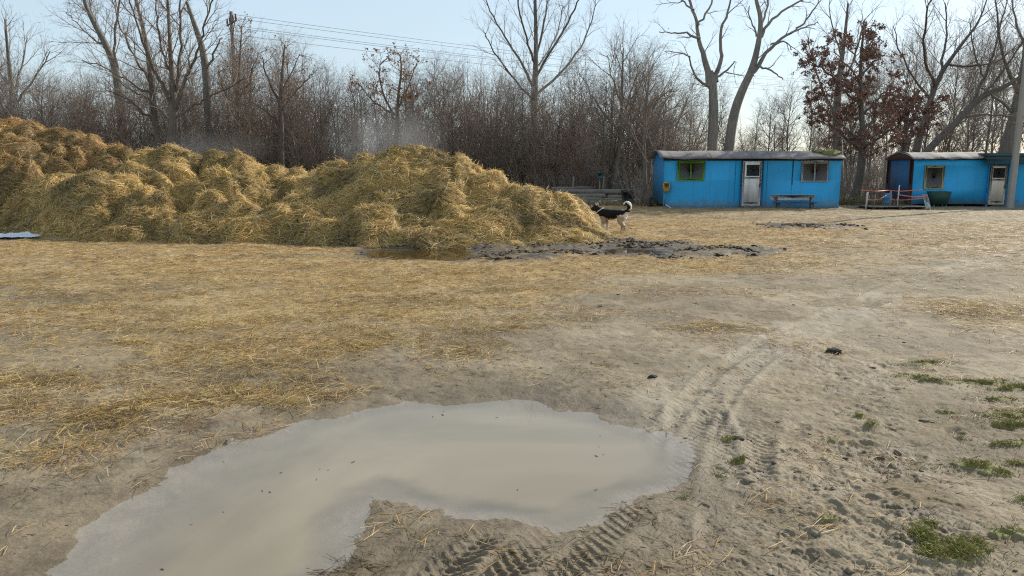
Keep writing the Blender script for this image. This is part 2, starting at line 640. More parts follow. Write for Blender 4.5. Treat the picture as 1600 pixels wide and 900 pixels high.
def grass_cover(x, y):
    g = np.zeros(x.shape)
    for gx, gy, rx, ry in GRASS_W:
        d = np.sqrt(((x - gx) / rx) ** 2 + ((y - gy) / ry) ** 2)
        g = np.maximum(g, 1.15 - d)
    n = fbm(x * 7, y * 7, 4, 71)
    return np.where(g > 0.01, sstep(0.25, 0.6, g + 0.55 * n), 0)


CHURN = smooth_poly([gnd(*p) for p in [(1230, 560), (1330, 540), (1400, 600), (1440, 700), (1530, 800), (1560, 990), (1250, 990), (1200, 860), (1270, 760), (1280, 650)]], 1)


def ground_fields(x, y, want=True):
    """height and cover masks of the yard at world points"""
    x = np.asarray(x, float); y = np.asarray(y, float)
    r = np.hypot(x, y)
    near = sstep(26, 12, r)
    h = 0.03 + 0.035 * fbm(x * 0.22, y * 0.22, 3, 1) * sstep(120, 50, r)
    h += 0.018 * fbm(x * 1.1, y * 1.1, 3, 2) * sstep(60, 30, r)
    h += near * (0.007 * fbm(x * 4.5, y * 4.5, 3, 3) + 0.0035 * fbm(x * 17, y * 17, 3, 4))
    nn_ = sstep(8.5, 4.5, r)
    q_ = (nn_ > 0) & (y > 0)
    if q_.any():
        h[q_] += nn_[q_] * (0.0035 * np.abs(fbm(x[q_] * 34, y[q_] * 34, 3, 5)) + 0.002 * perlin(x[q_] * 85, y[q_] * 85, 6))
    churn = np.zeros(x.shape); dark = np.zeros(x.shape); wet = np.zeros(x.shape)
    grass = np.zeros(x.shape); sdp = np.full(x.shape, 9.0)
    m = (r < 18) & (y > 0)
    if m.any():
        xs, ys = x[m], y[m]
        ch = sstep(0.5, -0.5, poly_sd(xs, ys, CHURN) + 0.5 * fbm(xs * 1.7, ys * 1.7, 3, 9))
        churn[m] = ch
        hh = h[m]
        hh = hh + ch * (0.012 * np.abs(fbm(xs * 4.2, ys * 4.2, 3, 12)) - 0.006 + 0.009 * fbm(xs * 12, ys * 12, 3, 13) + 0.006 * np.abs(fbm(xs * 27, ys * 27, 3, 14)))
        for hx, hy, hr, hd, ha in HOOF:
            q = (np.abs(xs - hx) < hr * 2.2) & (np.abs(ys - hy) < hr * 2.2)
            if not q.any():
                continue
            dx = xs[q] - hx; dy = ys[q] - hy
            ca, sa = math.cos(ha), math.sin(ha)
            a = (dx * ca + dy * sa) / hr; b = (-dx * sa + dy * ca) / (hr * 0.85)
            d = np.sqrt(a * a + b * b)
            prof = -0.75 * sstep(1.0, 0.72, d) + 0.45 * np.exp(-((d - 1.18) / 0.22) ** 2) * (0.6 + 0.6 * np.sin(3 * a + ha))
            hh[q] += hd * 0.011 * prof
        for P, hw, k in TRACKS_W:
            d, s, t, tot = line_st(xs, ys, P)
            body = sstep(hw + 0.05, hw - 0.03, d) * sstep(0, 0.4, s) * sstep(tot, tot - 0.4, s)
            fade = 0.2 + 0.8 * sstep(-0.35, 0.35, fbm(xs * 1.3, ys * 1.3, 3, 31))
            side = np.exp(-((d - hw - 0.04) / 0.035) ** 2) * sstep(0, 0.4, s) * sstep(tot, tot - 0.4, s)
            lug = np.sin((s + np.abs(t) * 0.75) * 2 * math.pi / 0.058 + np.where(t > 0, math.pi * 0.8, 0))
            lug = sstep(-0.1, 0.7, lug)
            lw = 0.024 if k > 0.45 else 0.011
            hh = hh + k * fade * (body * (-(0.024 if k > 0.45 else 0.045) + lw * lug * sstep(0.012, 0.03, np.abs(t))) + (0.014 if k > 0.45 else 0.034) * side)
        grass[m] = grass_cover(xs, ys)
        hh = hh + 0.012 * grass[m]
        sp = poly_sd(xs, ys, PUD) + 0.05 * fbm(xs * 3.2, ys * 3.2, 4, 21) + 0.012 * fbm(xs * 18, ys * 18, 3, 22)
        sdp[m] = sp
        kk = sstep(-0.02, 0.55, sp)
        low = np.maximum(sp * 0.11, -0.07) + 0.32 * (hh - 0.03)
        low = np.where(sp < -0.12, np.minimum(low, -0.012), low)
        hh = low * (1 - kk) + hh * kk
        wet[m] = ch * sstep(-0.02, 0.3, fbm(xs * 2.6, ys * 2.6, 4, 35)) * 0.8
        wet[m] = np.maximum(wet[m], sstep(0.85, 0.03, sp + 0.34 * fbm(xs * 1.7, ys * 1.7, 4, 23)))
        h[m] = hh
    m = (y > 9) & (y < 34)
    if m.any():
        xs, ys = x[m], y[m]
        hh = h[m]
        for P in (PUD2, PUD3, PUD4):
            sp = poly_sd(xs, ys, P) + 0.12 * fbm(xs * 1.6, ys * 1.6, 3, 24)
            kk = sstep(-0.05, 0.6, sp)
            low = np.clip(sp * 0.12, -0.08, 0.05)
            hh = low * (1 - kk) + hh * kk
            wet[m] = np.maximum(wet[m], sstep(0.5, 0.0, sp))
            sdp[m] = np.minimum(sdp[m], sp)
        for P in DARK:
            sp = poly_sd(xs, ys, P) + 0.5 * fbm(xs * 0.9, ys * 0.9, 3, 25) + 0.3 * fbm(xs * 3, ys * 3, 2, 26)
            dk = sstep(0.25, -0.2, sp)
            dark[m] = np.maximum(dark[m], dk)
            dry = sstep(-0.1, 0.4, np.minimum(sdp[m], 1))
            hh = hh + dk * dry * (0.035 * np.abs(fbm(xs * 2.6, ys * 2.6, 3, 27)) + 0.01)
        h[m] = hh
    straw = straw_cover(x, y)
    if not want:
        return h, straw, wet, dark, grass, sdp, churn
    return h, straw, wet, dark, grass, sdp, churn


def gz(x, y):
    return float(ground_fields(np.array([float(x)]), np.array([float(y)]))[0][0])


def build_ground():
    rows = np.concatenate([
        [0.25, 0.9, 1.6, 2.1], 
        CAM_H / np.linspace(CAM_H / 2.45, CAM_H / 62.0, 820),
        np.geomspace(66, 6000, 34)])
    ang = np.concatenate([np.linspace(-180, -44, 50)[:-1], np.linspace(-44, -36.5, 30)[:-1], np.linspace(-36.5, 36.5, 800), np.linspace(36.5, 44, 30)[1:], np.linspace(44, 180, 50)[1:-1]])
    A = np.radians(ang)
    X = np.sin(A)[None, :] * rows[:, None]
    Y = np.cos(A)[None, :] * rows[:, None]
    nr, na = X.shape
    h, st, wet, dark, grass, sdp, churn = ground_fields(X.ravel(), Y.ravel())
    V = np.stack([X.ravel(), Y.ravel(), h], 1)
    i = np.arange(nr - 1)[:, None] * na
    j = np.arange(na)[None, :]
    jn = (j + 1) % na
    Fq = np.stack([i + j, i + jn, i + na + jn, i + na + j], -1).reshape(-1, 4)[:, ::-1]
    V = np.vstack([V, [[0, 0, V[0, 2]]]])
    cen = len(V) - 1
    ft = np.stack([np.full(na, cen), np.arange(na), np.roll(np.arange(na), -1)], 1)[:, ::-1]
    C = np.stack([st, wet, dark, grass], 1)
    C = np.vstack([C, C[:1]]).astype(np.float32)
    m, nt, b = new_mat("yard_ground")
    a = node(nt, "ShaderNodeAttribute"); a.attribute_name = "mask"
    sep = node(nt, "ShaderNodeSeparateColor")
    nt.links.new(a.outputs[0], sep.inputs[0])
    v = coords(nt, 'Object')
    fine = noise(nt, 60, 8, 0.78, v)
    mid = noise(nt, 7, 5, 0.6, v)
    big = noise(nt, 0.8, 4, 0.55, v)
    huge = noise(nt, 0.14, 3, 0.5, v)
    mud = mixc(nt, ramp(nt, big, [(0.35, 0), (0.65, 1)]), (0.178, 0.138, 0.088), (0.300, 0.240, 0.160))
    mud = mixc(nt, ramp(nt, noise(nt, 3.2, 7, 0.68, v, 0.6), [(0.46, 0), (0.66, 0.85)]), mud, (0.125, 0.094, 0.058))
    mud = mixc(nt, 1.0, mud, ramp(nt, fine, [(0.28, 0.42), (0.47, 0.98), (0.56, 1.05), (0.75, 1.35)]), 'MULTIPLY')
    # trodden straw: short stretched flecks in two directions
    def flecks(sc, rot):
        mp = node(nt, "ShaderNodeMapping"); mp.inputs["Scale"].default_value = sc; mp.inputs["Rotation"].default_value = (0, 0, rot)
        nt.links.new(v, mp.inputs[0])
        return noise(nt, 1.0, 4, 0.65, mp.outputs[0], 0.6)
    f1 = flecks((5, 26, 5), 0.5); f2 = flecks((24, 6, 5), -0.2); f3 = flecks((9, 44, 9), 1.9)
    ff = mathn(nt, 'MAXIMUM', mathn(nt, 'MAXIMUM', f1, f2), f3)
    strawc = mixc(nt, ramp(nt, ff, [(0.46, 0), (0.70, 1)]), (0.20, 0.135, 0.058), (0.50, 0.37, 0.16))
    strawc = mixc(nt, ramp(nt, huge, [(0.38, 0.0), (0.66, 0.55)]), strawc, (0.37, 0.25, 0.10))
    a2 = node(nt, "ShaderNodeAttribute"); a2.attribute_name = "tread"
    sp2 = node(nt, "ShaderNodeSeparateColor"); nt.links.new(a2.outputs[0], sp2.inputs[0])
    mud = mixc(nt, mathn(nt, 'MULTIPLY', sp2.outputs[0], 0.75), mud, mixc(nt, mid, (0.27, 0.23, 0.17), (0.33, 0.285, 0.22)))
    cov = mathn(nt, 'ADD', sep.outputs[0], mathn(nt, 'ADD', mathn(nt, 'MULTIPLY_ADD', mid, 0.9, -0.45), mathn(nt, 'ADD', mathn(nt, 'MULTIPLY_ADD', big, 0.7, -0.35), mathn(nt, 'MULTIPLY_ADD', ff, 0.9, -0.5))))
    covr = ramp(nt, cov, [(0.44, 0), (0.98, 0.88)])
    c = mixc(nt, covr, mud, strawc)
    c = mixc(nt, mathn(nt, 'MULTIPLY', sp2.outputs[1], 0.8), c, mixc(nt, ramp(nt, ff, [(0.42, 0), (0.7, 1)]), (0.075, 0.055, 0.032), (0.22, 0.165, 0.085)))
    c = mixc(nt, mathn(nt, 'MULTIPLY', sep.outputs[1], 0.75), c, mixc(nt, 0.75, c, (0.46, 0.42, 0.37), 'MULTIPLY'))
    c = mixc(nt, mathn(nt, 'MULTIPLY', sep.outputs[2], ramp(nt, noise(nt, 2.4, 5, 0.65, v), [(0.34, 0.55), (0.52, 0.97)])), c, mixc(nt, ramp(nt, mid, [(0.35, 0), (0.7, 1)]), (0.030, 0.022, 0.015), (0.10, 0.075, 0.050)))
    c = mixc(nt, mathn(nt, 'MULTIPLY', a.outputs[3], 0.85), c, mixc(nt, mid, (0.16, 0.165, 0.045), (0.24, 0.21, 0.09)))
    nt.links.new(c, b.inputs["Base Color"])
    rr = mathn(nt, 'SUBTRACT', 0.86, mathn(nt, 'MULTIPLY', mathn(nt, 'MAXIMUM', sep.outputs[1], sep.outputs[2]), 0.27))
    nt.links.new(rr, b.inputs["Roughness"])
    b.inputs["Specular IOR Level"].default_value = 0.35
    bn = mathn(nt, 'ADD', mathn(nt, 'MULTIPLY', fine, 0.9), mathn(nt, 'MULTIPLY', ff, mathn(nt, 'MULTIPLY', covr, 1.3)))
    bump(nt, b, bn, 0.55, 0.02)
    o = np_mesh("ground", V, [Fq, ft], m, None, True, C, "mask")
    # second mask: r pale smeared mud in the wheel tracks, g trodden dark patches of old straw and dung
    gx0, gy0 = V[:, 0], V[:, 1]
    pale = np.zeros(len(V)); old = np.zeros(len(V))
    q = (gy0 > 2) & (gy0 < 30) & (np.abs(gx0) < 25)
    xs, ys = gx0[q], gy0[q]
    pl = np.zeros(len(xs))
    for P, hw, k in (TRACKS_W[1], TRACKS_W[5], TRACKS_W[4]):
        d, sA, t, tot = line_st(xs, ys, P)
        pl = np.maximum(pl, sstep(hw + 0.28, hw - 0.05, d + 0.12 * fbm(xs * 2, ys * 2, 3, 95)) * sstep(0, 0.6, sA) * sstep(tot, tot - 1.5, sA))
    pale[q] = pl * (0.55 + 0.45 * sstep(-.3, .2, fbm(xs * 1.1, ys * 1.1, 3, 96)))
    od = np.full(len(xs), -1.0)
    for px_, py_, rx_, ry_ in [(1130, 521, .42, .30), (1185, 523, .22, .2), (1115, 483, .3, .25), (1270, 453, .4, .35), (1180, 430, .6, .4), (1500, 440, 1.9, 1.0), (1430, 455, 1.0, .7), (1570, 432, 1.6, .9), (1000, 470, .6, .5),
                             (1330, 476, .5, .4), (1510, 500, .7, .35), (900, 500, .5, .4), (1210, 500, .4, .3), (1300, 556, .12, .12), (1330, 700, .16, .14), (1400, 720, .22, .16), (1450, 790, .3, .2), (1420, 770, .22, .16),
                             (1370, 640, .2, .25), (930, 580, .14, .1), (760, 590, .2, .1), (1100, 365, 1.5, .8), (1500, 372, 2.0, 1.2), (1300, 385, 1.4, .7), (450, 402, 1.1, .5), (150, 405, 1.0, .5), (250, 450, .8, .5), (620, 470, .9, .6), (90, 470, .8, .5)]:
        g = gnd(px_, py_)
        d = np.sqrt(((xs - g[0]) / rx_) ** 2 + ((ys - g[1]) / ry_) ** 2)
        od = np.maximum(od, 1 - d)
    brk = fbm(xs * 3.1, ys * 3.1, 4, 97)
    gen = fbm(xs * 0.75, ys * 0.75, 4, 98)
    old[q] = np.maximum(sstep(0.0, 0.55, od + 0.5 * brk) * (od > -0.6), 0.6 * sstep(0.30, 0.7, gen + 0.35 * brk))
    c2 = np.ones((len(V), 4), np.float32); c2[:, 0] = pale; c2[:, 1] = old; c2[:, 2] = 0
    o.data.color_attributes.new("tread", 'FLOAT_COLOR', 'POINT').data.foreach_set("color", c2.ravel())
    o["kind"] = "structure"
    return o


build_ground()


def water(name, P, z, grow, base, rough=0.03, var=(0.74, 1.12)):
    P = np.array([p[:2] for p in P])
    lo = P.min(0) - grow - 0.1; hi = P.max(0) + grow + 0.1
    st = 0.05
    nx = int((hi[0] - lo[0]) / st) + 2; ny = int((hi[1] - lo[1]) / st) + 2
    X, Y = np.meshgrid(lo[0] + np.arange(nx) * st, lo[1] + np.arange(ny) * st)
    inside = poly_sd(X, Y, P).ravel() < grow
    i = np.arange(ny - 1)[:, None] * nx; j = np.arange(nx - 1)[None]
    Fq = np.stack([i + j, i + j + 1, i + nx + j + 1, i + nx + j], -1).reshape(-1, 4)
    Fq = Fq[inside[Fq].any(1)]
    used = np.unique(Fq); re = np.zeros(nx * ny, int); re[used] = np.arange(len(used))
    V = np.stack([X.ravel(), Y.ravel(), np.full(nx * ny, z)], 1)[used]
    bm_f = re[Fq]
    sdw = poly_sd(X, Y, P).ravel()[used]
    edge = sdw + 0.10 * fbm(V[:, 0] * 2.6, V[:, 1] * 2.6, 3, 81)
    wide = 0.17 + 0.45 * sstep(-0.9, -1.7, V[:, 0]) * sstep(5.2, 3.6, V[:, 1]) if grow < 0.2 else 0.25
    deep = 0.08 + 0.92 * np.clip((0.04 - edge) / (wide + 0.04), 0, 1) ** 1.3
    D = np.stack([deep, deep, deep], 1)
    m, nt, b = new_mat(name + "_water")
    v = coords(nt, 'Object')
    n1 = ramp(nt, noise(nt, 0.55, 5, 0.6, v, 1.0), [(0.3, 0.0), (0.7, 1.0)])
    n2 = noise(nt, 38, 3, 0.7, v)
    col = mixc(nt, n1, tuple(x * var[0] for x in base), tuple(x * var[1] for x in base))
    nt.links.new(col, b.inputs["Base Color"])
    b.inputs["Roughness"].default_value = rough
    b.inputs["IOR"].default_value = 1.33
    bump(nt, b, noise(nt, 5, 2, 0.5, v), 0.03, 0.01)
    # shallow margins: the silt thins out and the wet bed shows through
    at_ = node(nt, "ShaderNodeAttribute"); at_.attribute_name = "depth"
    gl = node(nt, "ShaderNodeBsdfPrincipled"); gl.inputs["Base Color"].default_value = (1, 1, 1, 1); gl.inputs["Roughness"].default_value = 0.04; gl.inputs["IOR"].default_value = 1.33; gl.inputs["Alpha"].default_value = 0.12
    mx = node(nt, "ShaderNodeMixShader")
    nt.links.new(at_.outputs[2], mx.inputs[0]); nt.links.new(gl.outputs[0], mx.inputs[1]); nt.links.new(b.outputs[0], mx.inputs[2])
    nt.links.new(mx.outputs[0], [n for n in nt.nodes if n.type == 'OUTPUT_MATERIAL'][0].inputs[0])
    o = np_mesh(name, V, [bm_f], m, None, True, D, "depth")
    o["kind"] = "structure"
    return o


water("puddle", PUD, 0.004, 0.12, (0.255, 0.214, 0.152))
water("slurry_puddle", PUD2, 0.006, 0.25, (0.055, 0.032, 0.008), 0.04)
water("sky_puddle", PUD3, 0.006, 0.25, (0.12, 0.11, 0.09), 0.03)
water("mud_puddle", PUD4, 0.006, 0.25, (0.06, 0.05, 0.04), 0.05)


# ------------------------------------------------------------------ straw heaps
def T_(px, py, Y, rx, ry):
    p = at(px, py, Y)
    return (p[0], p[1], p[2], rx, ry)


HEAPS = [
    dict(label="tall rounded steaming heap of yellow straw beside the dog", bright=1.0, brown=0.16,
         mounds=[T_(640, 231, 19.6, 2.0, 2.6), T_(610, 236, 19.6, 1.8, 2.4), T_(675, 236, 19.4, 1.1, 1.9), T_(720, 243, 19.2, 0.75, 1.5), T_(735, 250, 19.0, .5, .9), T_(575, 243, 20.0, 1.4, 2.0), T_(530, 256, 20.2, 1.3, 1.9),
                 T_(490, 268, 20.4, 1.2, 1.8), T_(760, 270, 18.7, 1.1, 1.7), T_(808, 284, 18.4, .75, 1.3), T_(835, 292, 18.2, .7, 1.2), T_(700, 290, 17.9, 1.2, 1.3), T_(640, 290, 18.0, 1.3, 1.3), T_(590, 290, 18.2, 1.2, 1.3),
                 T_(780, 318, 17.3, .9, 1.1), T_(835, 325, 17.4, .8, 1.1), T_(868, 302, 18.2, .7, 1.0), T_(895, 312, 18.3, .55, .9), T_(880, 335, 17.4, .7, .9), T_(905, 345, 17.6, .6, .8),
                 T_(850, 355, 16.4, .75, .8), T_(795, 352, 16.5, .8, .8), T_(760, 345, 16.6, .9, .8), T_(890, 366, 16.5, .5, .5), T_(925, 364, 17.3, .35, .45), T_(730, 320, 17.2, 1.0, 1.2), T_(905, 372, 16.2, .45, .4), T_(540, 285, 18.8, 1.2, 1.4), T_(500, 295, 18.8, 1.2, 1.3)]),
    dict(label="low ridge of straw sloping down to the brown slurry puddle", bright=0.98, brown=0.16,
         mounds=[T_(610, 319, 17.0, .9, 1.1), T_(570, 322, 17.0, .8, 1.0), T_(645, 332, 16.7, .8, .9), T_(680, 348, 16.4, .7, .8), T_(705, 362, 16.0, .55, .6), T_(655, 355, 16.0, .8, .7), T_(600, 350, 16.2, .9, .8),
                 T_(545, 335, 16.8, .8, .9), T_(550, 358, 16.2, .8, .7), T_(500, 345, 16.7, .8, .8), T_(718, 374, 15.7, .3, .35), T_(640, 372, 15.7, .6, .4)]),
    dict(label="lumpy yellow straw heap in the middle of the row", bright=0.95, brown=0.2,
         mounds=[T_(268, 232, 22.5, 1.5, 2.0), T_(235, 238, 22.5, 1.3, 1.8), T_(300, 238, 22.2, 1.2, 1.8), T_(345, 235, 22.0, .7, 1.3), T_(375, 235, 22.0, .8, 1.4), T_(395, 245, 21.8, .7, 1.2), T_(430, 262, 21.4, 1.0, 1.4), T_(470, 262, 21.0, .9, 1.3),
                 T_(270, 250, 21.2, 1.2, 1.4), T_(330, 262, 20.6, 1.1, 1.3), T_(385, 270, 20.2, 1.2, 1.3), T_(445, 282, 19.8, 1.1, 1.2), T_(210, 258, 21.0, 1.1, 1.3), T_(300, 284, 19.2, .7, .8), T_(345, 280, 19.5, .8, .9),
                 T_(395, 293, 18.6, .6, .7), T_(330, 302, 18.3, .8, .8), T_(425, 296, 18.9, .6, .8), T_(460, 305, 18.3, .9, .9), T_(375, 315, 17.8, .9, .8), T_(430, 325, 17.5, .8, .8), T_(330, 330, 17.4, .8, .8),
                 T_(480, 325, 17.4, .8, .8), T_(390, 342, 16.9, .9, .7), T_(330, 350, 16.9, .7, .6), T_(460, 348, 16.8, .8, .6), T_(520, 305, 18.4, .7, .8), T_(415, 270, 20.4, .5, .6), T_(250, 275, 19.8, .9, 1.)]),
    dict(label="low broad straw heap at the end of the row beside the plastic sheet", bright=0.92, brown=0.2,
         mounds=[T_(150, 270, 20.1, 1.3, 1.7), T_(100, 272, 20.9, 1.4, 1.8), T_(50, 273, 22.0, 1.4, 1.6), T_(0, 272, 22.2, 1.5, 1.6), T_(-60, 270, 22.3, 1.6, 1.6), T_(-130, 272, 22.3, 1.6, 1.6), T_(190, 278, 19.4, 1.0, 1.4), T_(225, 290, 18.9, .8, 1.1), T_(252, 305, 18.3, .6, .9),
                 T_(110, 285, 19.9, .9, 1.0), T_(30, 298, 21.3, 1.1, .9), T_(170, 296, 18.7, .9, 1.0), T_(220, 318, 18.1, .7, .8), T_(100, 312, 19.4, .8, .8), T_(160, 328, 18.0, .9, .7), T_(265, 330, 17.8, .5, .6),
                 T_(200, 345, 17.5, .8, .6), T_(125, 340, 18.3, .6, .6), T_(60, 325, 20.8, .8, .6), T_(275, 350, 17.4, .35, .4), T_(-20, 318, 21.1, 1.1, .7), T_(-100, 310, 21.4, 1.2, .8)]),
    dict(label="high brown heap of older manure and straw at the back", bright=0.9, brown=0.5,
         mounds=[T_(10, 187, 26.0, 2.2, 2.8), T_(50, 193, 25.8, 1.7, 2.4), T_(-60, 190, 26.2, 2.6, 2.9), T_(-140, 195, 26.2, 2.8, 2.9), T_(85, 203, 25.4, 1.3, 2.0), T_(115, 207, 25.2, 1.1, 1.8), T_(150, 213, 25.0, 1.1, 1.8), T_(175, 224, 24.6, .9, 1.5), T_(195, 237, 24.2, .8, 1.3),
                 T_(35, 210, 24.4, 1.0, 1.2), T_(85, 224, 23.8, .8, 1.0), T_(10, 240, 23.2, 1.3, 1.2), T_(125, 232, 23.8, .9, 1.1), T_(60, 240, 23.0, .9, .9), T_(95, 250, 22.6, 1.0, .9), T_(165, 246, 23.2, 1.0, 1.1),
                 T_(20, 252, 21.6, .75, .7), T_(-30, 250, 21.8, 1.0, .9), T_(40, 250, 21.6, .4, .6), T_(205, 250, 22.6, .8, 1.0)]),
]


def heap_height(mounds, x, y, seed, lump=1.0):
    wx = x + 0.30 * fbm(x * 0.8, y * 0.8, 2, seed + 50) + 0.08 * fbm(x * 2.3, y * 2.3, 2, seed + 51)
    wy = y + 0.30 * fbm(x * 0.8, y * 0.8, 2, seed + 60) + 0.08 * fbm(x * 2.3, y * 2.3, 2, seed + 61)
    h = np.full(x.shape, -0.4)
    K = 0.12
    for mx, my, mz, rx, ry in mounds:
        d = np.sqrt(((wx - mx) / (rx * 1.12)) ** 2 + ((wy - my) / (ry * 1.12)) ** 2)
        z = mz * (1 - d ** 1.65)
        z = np.where(d > 1, mz * (1 - 1.65 * d + 0.65), z)
        z = np.maximum(z, -0.4)
        dz = np.abs(h - z)
        h = np.maximum(h, z) + np.where(dz < K, (K - dz) ** 2 / (4 * K), 0)
    n = 0.11 * fbm(x * 0.95, y * 0.95, 3, seed) + 0.03 * (np.abs(fbm(x * 4.0, y * 4.0, 2, seed + 5)) - 0.2) + 0.018 * fbm(x * 11, y * 11, 2, seed + 8)
    return h + lump * n * sstep(-0.05, 0.5, h)


def heap_mat(name, c1, c2, c3):
    m, nt, b = new_mat(name)
    v = coords(nt, 'Object')
    fl = []
    for k, (sc, rot) in enumerate([((4, 22, 10), (0.5, 0.2, 0.4)), ((22, 4, 12), (0.1, 0.5, -0.3)), ((8, 30, 4), (0.9, 0.1, 1.4))]):
        mp = node(nt, "ShaderNodeMapping"); mp.inputs["Scale"].default_value = sc; mp.inputs["Rotation"].default_value = rot
        nt.links.new(v, mp.inputs[0])
        fl.append(noise(nt, 1.0, 4, 0.65, mp.outputs[0], 0.8))
    ff = mathn(nt, 'MAXIMUM', mathn(nt, 'MAXIMUM', fl[0], fl[1]), fl[2])
    c = mixc(nt, ramp(nt, ff, [(0.45, 0), (0.72, 1)]), c1, c2)
    c = mixc(nt, ramp(nt, noise(nt, 0.7, 4, 0.6, v), [(0.48, 0), (0.68, 0.75)]), c, c3)
    nt.links.new(c, b.inputs["Base Color"])
    b.inputs["Roughness"].default_value = 0.85
    bump(nt, b, ff, 0.7, 0.05)
    return m


HM_Y = heap_mat("matted_straw", (0.24, 0.16, 0.055), (0.60, 0.44, 0.165), (0.34, 0.23, 0.08))
HM_B = heap_mat("rotted_straw", (0.16, 0.108, 0.05), (0.42, 0.305, 0.14), (0.22, 0.15, 0.068))


def build_heap(k, H):
    M = np.array(H['mounds'])
    x0 = (M[:, 0] - M[:, 3]).min() - 0.5; x1 = (M[:, 0] + M[:, 3]).max() + 0.5
    y0 = (M[:, 1] - M[:, 4]).min() - 0.5; y1 = (M[:, 1] + M[:, 4]).max() + 0.5
    st = 0.045
    nx = int((x1 - x0) / st); ny = int((y1 - y0) / st)
    X, Y = np.meshgrid(np.linspace(x0, x1, nx), np.linspace(y0, y1, ny))
    Z = heap_height(H['mounds'], X.ravel(), Y.ravel(), 100 + 13 * k).reshape(X.shape)
    keep = Z > -0.06
    i = np.arange(ny - 1)[:, None] * nx; j = np.arange(nx - 1)[None]
    Fq = np.stack([i + j, i + j + 1, i + nx + j + 1, i + nx + j], -1).reshape(-1, 4)
    kf = keep.ravel()[Fq].any(1)
    Fq = Fq[kf]
    used = np.unique(Fq); re = np.full(nx * ny, -1); re[used] = np.arange(len(used))
    V = np.stack([X.ravel(), Y.ravel(), np.maximum(Z.ravel(), -0.12)], 1)[used]
    c = np.array([M[:, 0].mean(), M[:, 1].mean(), 0])
    root = empty("straw_heap", c, H['label'], "straw heap", "straw heaps in the yard")
    np_mesh("heap_body", V - c, re[Fq], HM_B if H['brown'] > 0.4 else HM_Y, root, True)
    # loose straw lying on the surface
    area = kf.sum() * st * st
    n = int(area * 1000)
    sx = RNG.uniform(x0, x1, n * 3); sy = RNG.uniform(y0, y1, n * 3)
    sz = heap_height(H['mounds'], sx, sy, 100 + 13 * k)
    ok = sz > 0.0
    sx, sy, sz = sx[ok][:n], sy[ok][:n], sz[ok][:n]
    e = 0.04
    gx = (heap_height(H['mounds'], sx + e, sy, 100 + 13 * k) - sz) / e
    gy = (heap_height(H['mounds'], sx, sy + e, 100 + 13 * k) - sz) / e
    gx = np.clip(gx, -2, 2); gy = np.clip(gy, -2, 2)
    nrm = np.stack([-gx, -gy, np.ones_like(gx)], 1); nrm /= np.linalg.norm(nrm, axis=1, keepdims=True)
    d = rand_dir(len(sx)); 
    down = np.stack([-gx, -gy, np.zeros_like(gx)], 1)
    # matted locks: neighbours share a direction
    lock = fbm(sx * 2.2, sy * 2.2, 2, 300 + k) * 4.0
    d = 0.55 * d + 0.9 * np.stack([np.cos(lock), np.sin(lock), 0 * lock], 1) + 0.35 * down
    d -= nrm * (d * nrm).sum(1, keepdims=True)
    d /= np.linalg.norm(d, axis=1, keepdims=True) + 1e-9
    lift = np.abs(RNG.normal(0, 0.22, len(sx)))
    d = d + nrm * lift[:, None]
    L = RNG.uniform(0.12, 0.42, len(sx)); Wd = RNG.uniform(0.007, 0.016, len(sx))
    patch = 0.88 + 0.5 * fbm(sx * 0.8, sy * 0.8, 4, 310 + k)
    colr = straw_colours(len(sx), H['bright'], H['brown']) * np.clip(patch, 0.45, 1.3)[:, None]
    if H['brown'] > 0.4:
        colr = colr * np.array([[0.90, 0.83, 0.80]])
    P0 = np.stack([sx, sy, sz], 1) + nrm * RNG.uniform(-0.005, 0.03, (len(sx), 1)) - d * L[:, None] * 0.4
    V, Fb, C = blades(P0 - c, d, nrm, L, Wd, RNG.normal(0.05, 0.16, len(sx)), colr)
    o = np_mesh("loose_straw", V, [Fb], M_STRAW, root, False, C)
    o["kind"] = "stuff"
    return root


for k, H in enumerate(HEAPS):
    build_heap(k, H)


